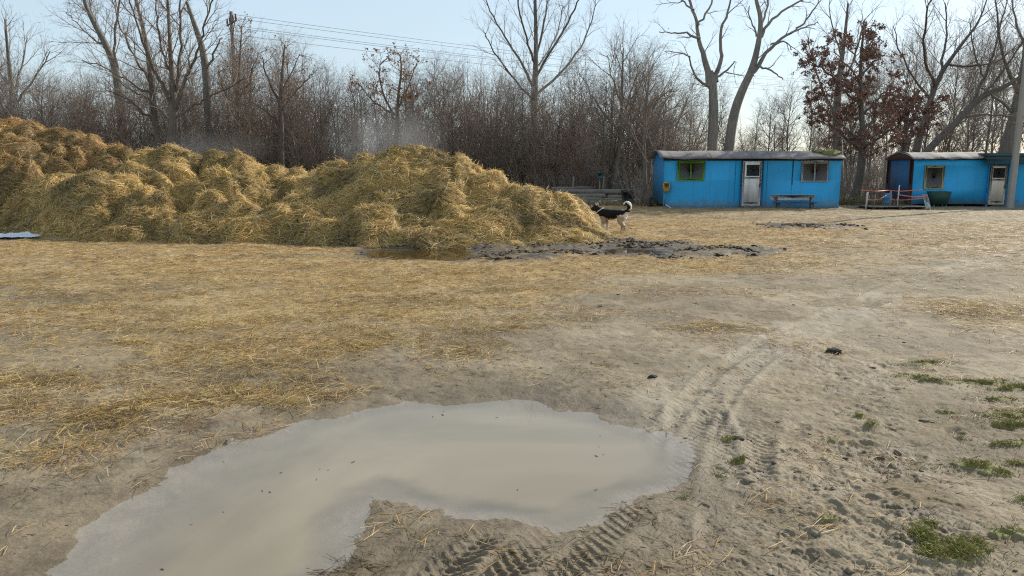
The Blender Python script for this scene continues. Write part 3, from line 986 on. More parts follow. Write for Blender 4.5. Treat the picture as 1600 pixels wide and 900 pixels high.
# ------------------------------------------------------------------ straw scattered on the ground
def scatter_straw():
    n = 330000
    # more candidates close by, thinning with distance
    r = 1.0 / RNG.uniform(1 / 40.0, 1 / 2.3, n)
    r = np.where(RNG.random(n) < 0.55, RNG.uniform(4, 36, n), r)
    a = np.radians(RNG.uniform(-40, 40, n))
    x, y = r * np.sin(a), r * np.cos(a)
    h, st, wet, dark, grass, sdp, churn = ground_fields(x, y)
    cl = fbm(x * 0.7, y * 0.7, 3, 41) * 0.55 + fbm(x * 2.6, y * 2.6, 3, 42) * 0.6
    p = np.clip(st ** 1.7 * 1.0 + cl * 1.0 * (0.3 + 0.7 * sstep(14, 6, r)) - 0.03, 0, 1) * np.clip(st * 3, 0.0, 1)
    p = np.where(sdp < 0.05, 0, p) * (1 - 0.78 * dark) * (0.62 + 0.38 * sstep(-0.25, 0.15, fbm(x * 0.35, y * 0.9, 3, 44)))
    ok = (RNG.random(n) < p)
    x, y, h, st, r = x[ok], y[ok], h[ok], st[ok], r[ok]
    n = len(x)
    far = sstep(4, 22, r)
    L = RNG.uniform(0.04, 0.13, n) * (1 + 1.2 * far)
    Wd = RNG.uniform(0.0026, 0.0048, n) * (1 + 1.8 * far)
    wind = fbm(x * 0.5, y * 0.5, 2, 47) * 3
    d = rand_dir(n) * 0.8 + np.stack([np.cos(wind), np.sin(wind), 0 * wind], 1) * 0.5
    d /= np.linalg.norm(d, axis=1, keepdims=True) + 1e-9
    d[:, 2] = np.abs(RNG.normal(0, 0.07, n))
    P0 = np.stack([x, y, h + RNG.uniform(0.003, 0.012, n)], 1)
    N = np.tile([[0, 0, 1.0]], (n, 1))
    V, Fb, C = blades(P0, d, N, L, Wd, RNG.normal(0.03, 0.08, n), straw_colours(n, 0.95, 0.55) * np.array([[1.0, 0.95, 1.0]]))
    o = np_mesh("scattered_straw", V, [Fb], M_STRAW, None, False, C)
    o["kind"] = "stuff"
    # raised tufts of trodden straw
    sp = [(60, 700), (100, 715), (40, 720), (200, 650), (180, 665), (210, 660), (350, 620), (330, 630), (170, 690), (240, 640), (120, 660), (500, 560), (540, 550), (620, 545), (640, 530), (470, 570), (780, 570), (760, 575),
          (1530, 485), (1570, 490), (1590, 500), (1500, 490), (1540, 495), (1120, 520), (1160, 522), (1090, 522), (800, 500), (700, 520), (420, 500), (560, 520), (300, 570), (230, 590), (30, 640), (300, 520)]
    rr = random.Random(3)
    for _ in range(170):
        sp.append((rr.uniform(-20, 900), rr.uniform(420, 640)))
    Vs, Fs, Cs = [], [], []; nn = 0
    for px, py in sp:
        g = gnd(px, py)
        s = straw_cover(np.array([g[0]]), np.array([g[1]]))[0]
        if s < 0.2:
            continue
        m = int(120 * rr.uniform(0.4, 1.3))
        rad = rr.uniform(0.08, 0.22)
        ox = RNG.normal(0, rad * 1.5, m); oy = RNG.normal(0, rad * 0.8, m)
        x = g[0] + ox; y = g[1] + oy
        hz, _, _, _, _, sdq, _ = ground_fields(x, y)
        q = sdq > 0.1
        x, y, hz, ox, oy = x[q], y[q], hz[q], ox[q], oy[q]
        m = len(x)
        if m == 0:
            continue
        z = hz + np.maximum(0, 0.05 * (1 - np.hypot(ox, oy) / (2 * rad))) * RNG.random(m)
        d = rand_dir(m); d[:, 2] = RNG.normal(0.08, 0.17, m)
        L = RNG.uniform(0.05, 0.15, m)
        V, Fb, C = blades(np.stack([x, y, z + 0.006], 1), d, np.tile([[0, 0, 1.0]], (m, 1)), L, RNG.uniform(0.003, 0.006, m), RNG.normal(0, .1, m), straw_colours(m, 0.95, 0.35) * rr.uniform(0.6, 1.05))
        Vs.append(V); Fs.append(Fb + nn); Cs.append(C); nn += len(V)
    o = np_mesh("straw_tufts", np.concatenate(Vs), [np.concatenate(Fs)], M_STRAW, None, False, np.concatenate(Cs))
    o["kind"] = "stuff"


scatter_straw()


# ------------------------------------------------------------------ grass tufts on the mud
def build_grass():
    n = 60000
    G = np.array(GRASS_W)
    ar = G[:, 2] * G[:, 3]; i = RNG.choice(len(G), n, p=ar / ar.sum())
    x = G[i, 0] + RNG.normal(0, 1.0, n) * G[i, 2]; y = G[i, 1] + RNG.normal(0, 1.0, n) * G[i, 3]
    h, st, wet, dark, gr, sdp, ch = ground_fields(x, y)
    ok = (RNG.random(n) < np.maximum(gr * sstep(-.35, .3, fbm(x * 9, y * 9, 3, 73)), 0.05)) & (sdp > 0.03)
    x, y, h = x[ok], y[ok], h[ok]; n = len(x)
    d = rand_dir(n); d[:, 2] = RNG.uniform(0.1, 1.2, n)
    L = RNG.uniform(0.012, 0.034, n)
    base = np.array([[0.20, 0.225, 0.04], [0.26, 0.25, 0.055], [0.31, 0.26, 0.09], [0.36, 0.29, 0.13]])
    c = base[RNG.choice(4, n, p=[.30, .30, .22, .18])] * RNG.uniform(0.7, 1.2, (n, 1))
    N = rand_dir(n)
    V, Fb, C = blades(np.stack([x, y, h - 0.003], 1), d, N, L, RNG.uniform(0.002, 0.0042, n), RNG.normal(0, .2, n), c)
    o = np_mesh("grass", V, [Fb], M_GRASS, None, False, C)
    o["kind"] = "stuff"


build_grass()


# ------------------------------------------------------------------ clods, twigs and stones lying on the mud
ICO_V = None


def ico(sub=1):
    import bmesh
    bm = bmesh.new()
    bmesh.ops.create_icosphere(bm, subdivisions=sub, radius=1)
    V = np.array([v.co[:] for v in bm.verts]); Fc = np.array([[v.index for v in f.verts] for f in bm.faces])
    bm.free()
    return V, Fc


def clods(name, pts, size, colr, flat=0.6):
    V0, F0 = ico(2 if len(pts) < 4000 else 1)
    n = len(pts)
    if n == 0:
        return None
    k = len(V0)
    jit = 1 + 0.28 * RNG.normal(0, 1, (n, k, 1))
    jit = np.clip(jit, 0.5, 1.6)
    sc = size[:, None, None] * np.stack([RNG.uniform(0.7, 1.5, n), RNG.uniform(0.7, 1.3, n), np.full(n, flat) * RNG.uniform(0.6, 1.2, n)], 1)[:, None, :]
    a = RNG.uniform(0, 6.28, n)
    V = V0[None] * jit * sc
    ca, sa = np.cos(a)[:, None], np.sin(a)[:, None]
    V = np.stack([V[..., 0] * ca - V[..., 1] * sa, V[..., 0] * sa + V[..., 1] * ca, V[..., 2]], -1) + pts[:, None, :]
    Fc = (F0[None] + (np.arange(n) * k)[:, None, None]).reshape(-1, 3)
    C = np.repeat(colr, k, 0)
    o = np_mesh(name, V.reshape(-1, 3), [Fc], M_CLOD, None, False, C)
    o["kind"] = "stuff"
    return o


def build_clods():
    n = 30000
    r = 1.0 / RNG.uniform(1 / 22.0, 1 / 2.3, n); a = np.radians(RNG.uniform(-38, 38, n))
    x, y = r * np.sin(a), r * np.cos(a)
    h, st, wet, dark, gr, sdp, ch = ground_fields(x, y)
    cl = sstep(0.1, 0.5, fbm(x * 1.1, y * 1.1, 3, 61))
    p = 0.004 + 0.08 * ch * sstep(-.1, .3, fbm(x * 2.6, y * 2.6, 4, 35)) + 0.03 * cl
    ok = (RNG.random(n) < p) & (sdp > 0.06)
    pts = np.stack([x, y, h], 1)[ok]
    m = len(pts)
    c = np.array([[0.20, 0.165, 0.12]]) * RNG.uniform(0.45, 1.15, (m, 1))
    clods("mud_clods", pts, np.minimum(RNG.exponential(0.006, m) + 0.003, 0.03), c, 0.42)
    # dark manure lumps by the slurry
    pts = []; 
    allp = np.concatenate([np.array(p) for p in DARK])
    n = 60000
    x = RNG.uniform(allp[:, 0].min() - 1, allp[:, 0].max() + 1, n); y = RNG.uniform(allp[:, 1].min() - 1, allp[:, 1].max() + 1, n)
    h, st, wet, dark, gr, sdp, ch = ground_fields(x, y)
    cl = sstep(-0.1, 0.35, fbm(x * 1.3, y * 1.3, 3, 66))
    ok = (RNG.random(n) < dark * cl * 0.6) & (sdp > -0.02)
    pts = np.stack([x, y, h], 1)[ok]; m = len(pts)
    c = np.array([[0.048, 0.035, 0.024]]) * RNG.uniform(0.4, 1.8, (m, 1))
    clods("manure_lumps", pts, np.minimum(RNG.exponential(0.012, m) + 0.009, 0.05), c, 0.6)
    # dark wisps: wet stems and twigs pressed in the mud
    n = 26000
    r = 1.0 / RNG.uniform(1 / 20.0, 1 / 2.5, n); a = np.radians(RNG.uniform(-38, 38, n))
    x, y = r * np.sin(a), r * np.cos(a)
    h, st, wet, dark, gr, sdp, ch = ground_fields(x, y)
    ok = (sdp > 0.05) & (RNG.random(n) < 0.10 + 0.75 * sstep(0.05, .45, fbm(x * .9, y * .9, 3, 69)) * sstep(-.1, .3, fbm(x * 3, y * 3, 2, 70)))
    x, y, h = x[ok], y[ok], h[ok]; m = len(x)
    d = rand_dir(m); d[:, 0] *= 1.6; d[:, 2] = np.abs(RNG.normal(0, .06, m))
    c = np.array([[0.13, 0.095, 0.055]]) * RNG.uniform(0.5, 2.2, (m, 1))
    V, Fb, C = blades(np.stack([x, y, h + 0.004], 1), d, np.tile([[0, 0, 1.0]], (m, 1)), RNG.uniform(0.02, 0.09, m) * (1 + .6 * sstep(4, 12, y)), RNG.uniform(0.0025, 0.0055, m) * (1 + .8 * sstep(4, 12, y)), RNG.normal(0.02, .1, m), c)
    o = np_mesh("dark_stems", V, [Fb], M_STRAW, None, False, C); o["kind"] = "stuff"
    # specks and bits of chaff floating on the big puddle
    P = np.array([p[:2] for p in PUD])
    n = 90
    x = RNG.uniform(P[:, 0].min(), P[:, 0].max(), n); y = RNG.uniform(2.4, P[:, 1].max(), n)
    sdv = poly_sd(x, y, PUD)
    ok = (sdv < -0.12) & (RNG.random(n) < 0.6)
    x, y = x[ok], y[ok]; m = len(x)
    d = rand_dir(m)
    c = np.array([[0.16, 0.13, 0.085]]) * RNG.uniform(0.5, 1.3, (m, 1))
    V, Fb, C = blades(np.stack([x, y, np.full(m, 0.006)], 1), d, np.tile([[0, 0, 1.0]], (m, 1)), RNG.uniform(0.008, 0.03, m), RNG.uniform(0.003, 0.008, m), np.zeros(m), c)
    o = np_mesh("floating_chaff", V, [Fb], M_STRAW, None, False, C); o["kind"] = "stuff"


build_clods()

# named dark lumps one can point at
def lump(name, px, py, size, label, cat, c=(0.04, 0.032, 0.024)):
    g = gnd(px, py); z = gz(g[0], g[1])
    V0, F0 = ico(3)
    rr = np.random.default_rng(int(px))
    V = V0 * np.array([[1.25, 0.9, 0.55]]) * size
    f = 1 + 0.35 * fbm(V0[:, 0] * 2.2 + px, V0[:, 1] * 2.2 + V0[:, 2] * 1.7, 3, int(py))
    V = V * f[:, None]
    o = np_mesh(name, V, [F0], M_CLOD, None, False, np.tile([c], (len(V), 1)))
    o.location = (g[0], g[1], z + size * 0.15)
    return tag(o, label, cat)


lump("mud_lump", 1303, 556, 0.055, "dark crumbly mud lump between the straw patch and the tyre track", "mud lump")
lump("mud_lump", 1020, 600, 0.03, "small dark mud lump behind the puddle beside the curved tyre track", "mud lump")


# ------------------------------------------------------------------ trees
TR = random.Random(21)
TN = np.random.default_rng(21)


def grow(p, d, L, r0, r1, K, wig, up):
    """a wandering shoot of K points"""
    pts = np.empty((K, 3)); pts[0] = p
    d = np.array(d, float); d /= np.linalg.norm(d) + 1e-9
    st = L / (K - 1)
    w = TN.normal(0, wig, (K, 3))
    for k in range(1, K):
        d = d + w[k]; d[2] += up
        d /= np.linalg.norm(d)
        pts[k] = pts[k - 1] + d * st
    return pts, np.linspace(r0, r1, K)


def along(pts, t):
    k = t * (len(pts) - 1)
    i = min(int(k), len(pts) - 2)
    f = k - i
    tg = pts[i + 1] - pts[i]
    return pts[i] * (1 - f) + pts[i + 1] * f, tg / (np.linalg.norm(tg) + 1e-9), k


def side_dir(tg, ang, az):
    ref = np.array([0, 0, 1.0]) if abs(tg[2]) < 0.9 else np.array([1.0, 0, 0])
    a = np.cross(tg, ref); a /= np.linalg.norm(a)
    b = np.cross(tg, a)
    return tg * math.cos(ang) + (a * math.cos(az) + b * math.sin(az)) * math.sin(ang)


def sprout(T, pts, rad, levels, leaves=None):
    """levels: list of (per_metre, t0, length, shrink, angle, K, sides, wig, up, rmax)"""
    if not levels:
        return
    pm, t0, length, shrink, ang, K, sides, wig, up, rmax = levels[0]
    L = np.linalg.norm(np.diff(pts, axis=0), axis=1).sum()
    n = pm * L * (1 - t0)
    n = int(n) + (TR.random() < n % 1)
    az = TR.uniform(0, 6.28)
    for i in range(n):
        t = t0 + (1 - t0) * (i + TR.random()) / max(n, 1)
        p, tg, k = along(pts, t)
        az += 2.4 + TR.uniform(-.5, .5)
        rr = rad[min(int(k), len(rad) - 1)]
        l = length * (1 - shrink * t) * TR.uniform(0.6, 1.2)
        r0 = min(rr * 0.7, rmax)
        q, qr = grow(p, side_dir(tg, ang * TR.uniform(0.7, 1.3), az), l, r0, max(r0 * 0.3, 0.0022), K, wig, up)
        T.add(q, qr, sides)
        sprout(T, q, qr, levels[1:], leaves)
        if leaves is not None and len(levels) <= 2:
            leaves.append((q, len(levels)))


def leaf_mesh(pts, size, cols):
    """small folded leaves, two faces each, hanging at random angles"""
    n = len(pts)
    d = TN.normal(0, 1, (n, 3)); d[:, 2] -= 0.5; d /= np.linalg.norm(d, axis=1, keepdims=True)
    s = np.cross(d, TN.normal(0, 1, (n, 3))); s /= np.linalg.norm(s, axis=1, keepdims=True)
    u = np.cross(s, d)
    L = size[:, None]
    a = pts; b = pts + d * L * 0.55 + s * L * 0.32 + u * L * 0.15; c = pts + d * L; e = pts + d * L * 0.55 - s * L * 0.32 + u * L * 0.15
    V = np.stack([a, b, c, e], 1).reshape(-1, 3)
    i = np.arange(n)[:, None] * 4
    Fc = np.concatenate([i + np.array([[0, 1, 2]]), i + np.array([[0, 2, 3]])])
    return V, Fc, np.repeat(cols, 4, 0)


BROWN = np.array([[0.27, 0.145, 0.105], [0.22, 0.125, 0.095], [0.33, 0.18, 0.125], [0.17, 0.10, 0.08]])
ORANGE = np.array([[0.34, 0.14, 0.04], [0.26, 0.11, 0.04], [0.30, 0.17, 0.06], [0.18, 0.09, 0.04]])


def leaf_cols(n, pal=BROWN):
    return pal[TN.integers(0, len(pal), n)] * TN.uniform(0.7, 1.25, (n, 1))


FINE = [(5.0, 0.1, 1.05, 0.45, 0.7, 4, 3, 0.12, 0.05, 0.015), (8.0, 0.1, 0.52, 0.3, 0.65, 3, 3, 0.14, 0.05, 0.010), (5.5, 0.2, 0.30, 0.3, 0.7, 3, 3, 0.14, 0.03, 0.008)]


def template(name, H, r, stems, l1, spread, bark, twig, leafn=0, pal=ORANGE, up=0.05, bend=0.05):
    """a bare tree: trunk(s) and a crown of branches and twigs, standing at the origin"""
    TT, TC = Tubes(), Tubes()
    lv = []
    for s in range(stems):
        a = TR.uniform(0, 6.28)
        tilt = 0 if stems == 1 else TR.uniform(0.08, 0.30)
        h = H * (1 if s == 0 else TR.uniform(0.6, 0.95))
        p, q = grow(np.array([0.12 * math.cos(a) * (stems > 1), 0.12 * math.sin(a) * (stems > 1), -0.1]), (math.cos(a) * tilt + TR.gauss(0, .04), math.sin(a) * tilt + TR.gauss(0, .04), 1), h, r * (1 if s == 0 else .75), 0.008, 10, bend, 0.06)
        TT.add(p, q, 6)
        sprout(TC, p, q, [(l1, 0.16, H * spread, 0.72, 0.72, 6, 4, 0.09, up, 0.03)] + FINE, lv if leafn else None)
    return TT, TC, lv, bark, twig, leafn, pal


def build_tree(tpl, name, label, cat, group, loc, kind=None):
    TT, TC, lv, bark, twig, leafn, pal = tpl
    root = empty(name, loc, label, cat, group)
    TT.build("trunk", bark, root)
    TC.build("crown", twig, root)
    if leafn:
        add_leaves(root, lv, leafn, pal)
    return root


def add_leaves(root, lv, n, pal, size=(0.05, 0.09), clump=None, name="dry_leaves"):
    segs = [q for q, lev in lv]
    if not segs:
        return
    pts = []
    for _ in range(n):
        q = segs[TR.randrange(len(segs))]
        p, _, _ = along(q, TR.uniform(0.3, 1.0))
        pts.append(p + TN.normal(0, 0.03, 3))
    pts = np.array(pts)
    if clump:
        k = fbm(pts[:, 0] * clump + pts[:, 1] * 0.7, pts[:, 2] * clump + pts[:, 1] * .3, 2, 77)
        pts = pts[k > -0.28]
    V, Fc, C = leaf_mesh(pts, TN.uniform(size[0], size[1], len(pts)), leaf_cols(len(pts), pal))
    o = np_mesh(name, V, [Fc], M_LEAF, root, False, C)
    o["kind"] = "stuff"
    return o


def copy_tree(src, name_loc, scale, rz, label=None, group=None):
    c = src.copy(); COL.objects.link(c)
    c.location = name_loc; c.scale = (scale[0], scale[0], scale[1]); c.rotation_euler = (0, 0, rz)
    if label: c["label"] = label
    if group: c["group"] = group
    for ch in src.children:
        d = ch.copy(); COL.objects.link(d); d.parent = c
    return c


TPL = [
    ('bare_tree', template("a", 8.0, 0.075, 1, 3.6, 0.36, M_BARK_DARK, M_TWIG), "slender bare tree with dark trunk among the woodland behind the yard"),
    ('bare_tree', template("b", 8.0, 0.06, 3, 2.4, 0.32, M_BARK_DARK, M_TWIG), "bare tree of several thin stems among the woodland behind the yard"),
    ('bare_tree', template("c", 8.0, 0.09, 1, 3.4, 0.42, M_BARK_GREY, M_TWIG_GREY, up=0.08), "bare grey tree with upswept branches among the woodland behind the yard"),
    ('bare_tree', template("d", 8.0, 0.06, 2, 3.0, 0.32, M_BARK_GREY, M_TWIG, 420, ORANGE), "bare tree with a few orange brown leaves still hanging on its twigs"),
    ('bare_tree', template("e", 8.0, 0.07, 1, 4.2, 0.27, M_BARK_DARK, M_TWIG_GREY, up=0.12), "narrow bare tree with steep upright twigs among the woodland behind the yard"),
]
# height profile of the woodland edge, photograph pixels
PROF = [(-120, 60), (0, 75), (60, 130), (100, 118), (150, 120), (220, 110), (350, 95), (372, 70), (450, 65), (500, 112), (545, 140), (600, 92), (660, 100), (720, 108), (760, 120), (850, 128), (900, 115), (960, 62), (1000, 72), (1060, 115), (1100, 160), (1200, 150), (1250, 130),
        (1300, 90), (1380, 80), (1420, 50), (1500, 40), (1600, 45), (1720, 60)]


def prof(px):
    return float(np.interp(px, [p[0] for p in PROF], [p[1] for p in PROF]))


SRC = {}
px = -110.0
TREES = []
while px < 1730:
    if px < 1060:
        TREES.append((px + TR.uniform(-8, 8), TR.uniform(36.5, 50)))
        px += TR.uniform(7, 12.5)
    else:
        TREES.append((px + TR.uniform(-8, 8), TR.uniform(46, 72)))
        px += TR.uniform(11, 21)
for i, (px, Y) in enumerate(TREES):
    k = TR.choices(range(5), [3, 3, 3, 2, 3])[0]
    top = prof(px) - 22 + abs(TR.gauss(0, 26)) + (12 if Y < 40 else 0)
    b = at(px, 264, Y)
    z = 0.0
    Hh = at(px, top, Y)[2]
    s = max(2.2, Hh) / 8.2
    nm, tpl, lab = TPL[k]
    if k not in SRC:
        SRC[k] = build_tree(tpl, nm, lab, "tree", "bare trees of the woodland, kind %d" % 0, (b[0], Y, z))
        SRC[k]["group"] = ["slender dark bare trees of the woodland", "thin stemmed bare trees of the woodland", "upswept grey bare trees of the woodland", "trees with a few orange leaves", "narrow upright bare trees of the woodland"][k]
        SRC[k].scale = (0.6 + 0.4 * s, 0.6 + 0.4 * s, s)
        SRC[k].rotation_euler = (0, 0, TR.uniform(0, 6.28))
    else:
        copy_tree(SRC[k], (b[0], Y, z), ((0.6 + 0.4 * s) * TR.uniform(.85, 1.15), s), TR.uniform(0, 6.28))


# dense low growth of the wood edge: uncountable shoots
def undergrowth(name, n, x0, x1, y0, y1, hfun, mat, spread=0.25):
    T = Tubes()
    for _ in range(n):
        y = TR.uniform(y0, y1); pxx = TR.uniform(x0, x1)
        b = at(pxx, 264, y)
        h = hfun(pxx, y) * TR.uniform(0.35, 1.12) * (0.72 + 0.42 * math.sin(pxx * 0.031) * math.sin(pxx * 0.0117 + 2) + 0.16)
        if h < 0.2:
            continue
        a = TR.uniform(0, 6.28); t = abs(TR.gauss(0, spread))
        q, r = grow((b[0], y, -0.05), (math.cos(a) * t, math.sin(a) * t, 1), h, 0.012 + 0.003 * h, 0.0035, 6, 0.13, 0.02)
        T.add(q, r, 3)
        for _ in range(int(2.6 * h)):
            p, tg, k = along(q, TR.uniform(0.15, 0.98))
            s, sr = grow(p, side_dir(tg, TR.uniform(.4, 1.0), TR.uniform(0, 6.28)), TR.uniform(0.25, 0.85), 0.006, 0.0025, 3, 0.16, 0.03)
            T.add(s, sr, 3)
    o = T.build(name, mat)
    o["kind"] = "stuff"
    return o


def hleft(px, y):
    t = float(np.interp(px, [-120, 0, 200, 400, 560, 700, 900, 1040, 1080], [132, 134, 142, 126, 152, 142, 140, 152, 218]))
    return max(0.3, at(px, t, y)[2])


undergrowth("undergrowth", 2500, -130, 1050, 38.5, 50, hleft, M_TWIG)
undergrowth("undergrowth", 1900, -130, 1050, 38.5, 52, hleft, M_TWIG_RED)
undergrowth("undergrowth", 1800, -130, 1050, 50, 62, lambda p, y: hleft(p, y) * 0.95, M_TWIG_GREY)
undergrowth("undergrowth", 900, 1010, 1740, 40, 60, lambda p, y: 1.6, M_TWIG)

# brown leaves still hanging low in the thicket
lp = []
for _ in range(9000):
    px = TR.choice([TR.uniform(-100, 1040), TR.gauss(620, 60), TR.gauss(780, 60), TR.gauss(430, 70), TR.gauss(940, 60)])
    y = TR.uniform(37.5, 46)
    py = TR.uniform(150, 300)
    lp.append(at(px, py, y))
lp = np.array(lp)
lp = lp[(lp[:, 2] > 0.1) & (fbm(lp[:, 0] * 0.7, lp[:, 2] * 0.8, 3, 88) > 0.1)]
V, Fc, C = leaf_mesh(lp, TN.uniform(0.05, 0.10, len(lp)), leaf_cols(len(lp), np.vstack([BROWN, ORANGE[1:]])) * 1.1)
o = np_mesh("hanging_leaves", V, [Fc], M_LEAF, None, False, C); o["kind"] = "stuff"

# a far-off wood closing the view
def far_wood():
    T = Tubes()
    for _ in range(5200):
        a = R(TR.uniform(-52, 52)); r = TR.uniform(95, 190)
        h = TR.uniform(2.5, 6.5) * (r / 130) * (0.75 + 0.4 * math.sin(a * 23) * math.sin(a * 7 + 1))
        q, rr = grow((r * math.sin(a), r * math.cos(a), -0.1), (TR.gauss(0, .15), TR.gauss(0, .15), 1), h, 0.07, 0.02, 4, 0.1, 0.0)
        T.add(q, rr, 3)
        for _ in range(7):
            p, tg, k = along(q, TR.uniform(0.1, 0.95))
            s, sr = grow(p, side_dir(tg, TR.uniform(.4, 1.0), TR.uniform(0, 6.28)), TR.uniform(.6, 1.9), 0.03, 0.012, 3, 0.15, 0.03)
            T.add(s, sr, 3)
    o = T.build("far_wood", M_TWIG_GREY); o["kind"] = "stuff"


far_wood()


# ------------------------------------------------------------------ trees traced from the photograph
def traced(name, label, Y, trunk, limbs, bark, twig, levels, leaves=0, pal=BROWN, spread=0.35, grp=None, lsize=(0.06, 0.11), clump=None, twlimbs=True):
    """trunk and limbs: lists of (px, py, width px); each limb leaves the picture plane by its own random lean"""
    b = at(trunk[0][0], trunk[0][1], Y)
    root = empty(name, (b[0], Y, 0.0), label, "tree", grp)
    O = np.array([b[0], Y, 0.0])
    TT, TC = Tubes(), Tubes()
    lv = []
    tp = smooth_line([(*at(x, y, Y), w * 0.9 * Y / F / 2) for x, y, w in trunk], 2)
    tp = np.array(tp)
    if tp[0, 2] > 0.0:
        tp = np.vstack([[tp[0, 0] - (tp[1, 0] - tp[0, 0]) * 0.2, tp[0, 1], -0.15, tp[0, 3] * 1.15], tp])
    TT.add(tp[:, :3] - O, tp[:, 3], 9)
    sprout(TC, tp[len(tp) // 3:, :3] - O, np.minimum(tp[len(tp) // 3:, 3], 0.05), levels, lv)
    for L in limbs:
        lean = TR.gauss(0, spread)
        pl = []
        l0 = None
        # start depth: where the limb leaves the trunk
        acc = 0.0
        for k, (x, y, w) in enumerate(L):
            if k:
                acc += math.hypot(x - L[k - 1][0], y - L[k - 1][1]) * Y / F
            yy = Y + lean * acc
            p = at(x, y, yy)
            pl.append((*p, w * (0.72 if w < 9 else 0.9) * Y / F / 2))
        pl = np.array(smooth_line(pl, 2))
        wob = TN.normal(0, 0.035, (len(pl), 3)); wob[0] = 0
        pl[:, :3] += wob
        (TT if pl[0, 3] > 0.045 else TC).add(pl[:, :3] - O, pl[:, 3], 7)
        sprout(TC, pl[:, :3] - O, pl[:, 3], levels, lv)
    TT.build("trunk", bark, root)
    TC.build("crown", twig, root)
    if leaves:
        add_leaves(root, lv, leaves, pal, lsize, clump)
    return root


LV_BIG = [(2.3, 0.12, 2.3, 0.55, 0.62, 6, 4, 0.09, 0.05, 0.028), (4.0, 0.12, 1.1, 0.35, 0.65, 4, 3, 0.11, 0.05, 0.013), (5.5, 0.12, 0.5, 0.3, 0.65, 3, 3, 0.13, 0.04, 0.008), (5.0, 0.2, 0.26, 0.3, 0.65, 3, 3, 0.13, 0.03, 0.006)]
LV_FAN = [(1.9, 0.12, 2.6, 0.6, 0.48, 6, 4, 0.06, 0.06, 0.025), (3.0, 0.15, 1.2, 0.35, 0.5, 4, 3, 0.09, 0.06, 0.011), (4.0, 0.15, 0.55, 0.3, 0.55, 3, 3, 0.11, 0.05, 0.008), (3.5, 0.2, 0.28, 0.3, 0.55, 3, 3, 0.11, 0.04, 0.006)]
LV_POP = [(1.2, 0.2, 1.5, 0.4, 0.7, 6, 4, 0.16, 0.03, 0.03), (3.2, 0.2, 0.8, 0.3, 0.8, 5, 3, 0.18, 0.03, 0.013), (5.0, 0.2, 0.42, 0.3, 0.8, 3, 3, 0.2, 0.02, 0.008)]
LV_OAK = [(3.2, 0.1, 1.2, 0.45, 0.85, 5, 4, 0.14, 0.0, 0.02), (6.0, 0.15, 0.55, 0.3, 0.8, 4, 3, 0.15, 0.0, 0.01), (7.0, 0.2, 0.26, 0.3, 0.8, 3, 3, 0.15, 0.0, 0.007)]

traced("bare_tree", "tall bare tree with dark stems forking low behind the left straw heaps", 35.0,
       [(266, 262, 17), (268, 225, 16), (272, 178, 13), (269, 120, 9), (265, 60, 6), (262, 0, 4), (256, -70, 2)],
       [[(274, 172, 9), (290, 125, 7), (305, 88, 5), (318, 50, 4), (332, 0, 3), (345, -50, 1.5)],
        [(272, 158, 8), (280, 112, 6), (283, 50, 5), (279, -10, 3), (285, -60, 1.5)],
        [(271, 165, 8), (255, 135, 6), (238, 105, 5), (222, 60, 4), (205, 10, 3), (198, -40, 1.5)],
        [(275, 185, 6), (300, 165, 5), (330, 150, 4), (355, 140, 3), (385, 120, 2)],
        [(268, 190, 6), (245, 165, 4.5), (225, 150, 3.5), (200, 140, 2.5), (180, 120, 1.5)],
        [(269, 120, 5), (250, 70, 4), (243, 20, 3), (240, -30, 1.5)]],
       M_BARK_DARK, M_TWIG, LV_BIG)
traced("bare_tree", "bare tree with a slanting dark stem left of the low forking tree", 36.5,
       [(256, 262, 13), (250, 228, 12), (240, 185, 10), (236, 120, 8), (226, 50, 6), (212, 0, 5), (202, -60, 2)],
       [[(242, 190, 6), (215, 168, 4), (190, 150, 2.5), (165, 140, 1.5)], [(236, 130, 5), (210, 90, 4), (190, 50, 3), (175, 0, 2)], [(238, 150, 5), (200, 125, 3.5), (165, 105, 2.5), (130, 95, 1.5)]],
       M_BARK_DARK, M_TWIG, LV_BIG)
traced("dead_tree", "thick grey dead trunk with a broken top behind the straw heaps", 40.0,
       [(334, 262, 15), (328, 210, 15), (324, 150, 14), (322, 110, 13), (315, 70, 10), (303, 36, 8), (292, 4, 5)],
       [[(322, 112, 6), (335, 80, 4), (345, 60, 2)], [(303, 36, 4), (296, 20, 3.5), (288, 12, 2)]],
       M_BARK_GREY, M_TWIG_GREY, LV_POP[1:])
traced("bare_tree", "grey leaning tree with a crooked top at the far left of the wood", 42.0,
       [(196, 262, 16), (190, 190, 15), (182, 110, 12), (166, 70, 10), (150, 42, 9), (134, 10, 6), (120, -40, 3)],
       [[(150, 42, 5), (140, 15, 4), (142, -30, 2.5)], [(182, 112, 6), (178, 60, 5), (186, 10, 4), (190, -40, 2)], [(166, 72, 5), (145, 60, 3), (120, 35, 2), (105, 20, 1.5)]],
       M_BARK_GREY, M_TWIG_GREY, LV_BIG)
traced("bare_tree", "pale bare tree with a fan of fine branches at the far left edge", 44.0,
       [(20, 262, 12), (22, 190, 10), (18, 130, 8), (12, 80, 5), (8, 30, 3)],
       [[(22, 170, 6), (45, 135, 4), (65, 105, 3), (80, 80, 1.5)], [(20, 150, 5), (35, 100, 3.5), (42, 60, 2)], [(19, 140, 5), (-10, 100, 3), (-25, 60, 2)]],
       M_BARK_GREY, M_TWIG_GREY, LV_FAN)
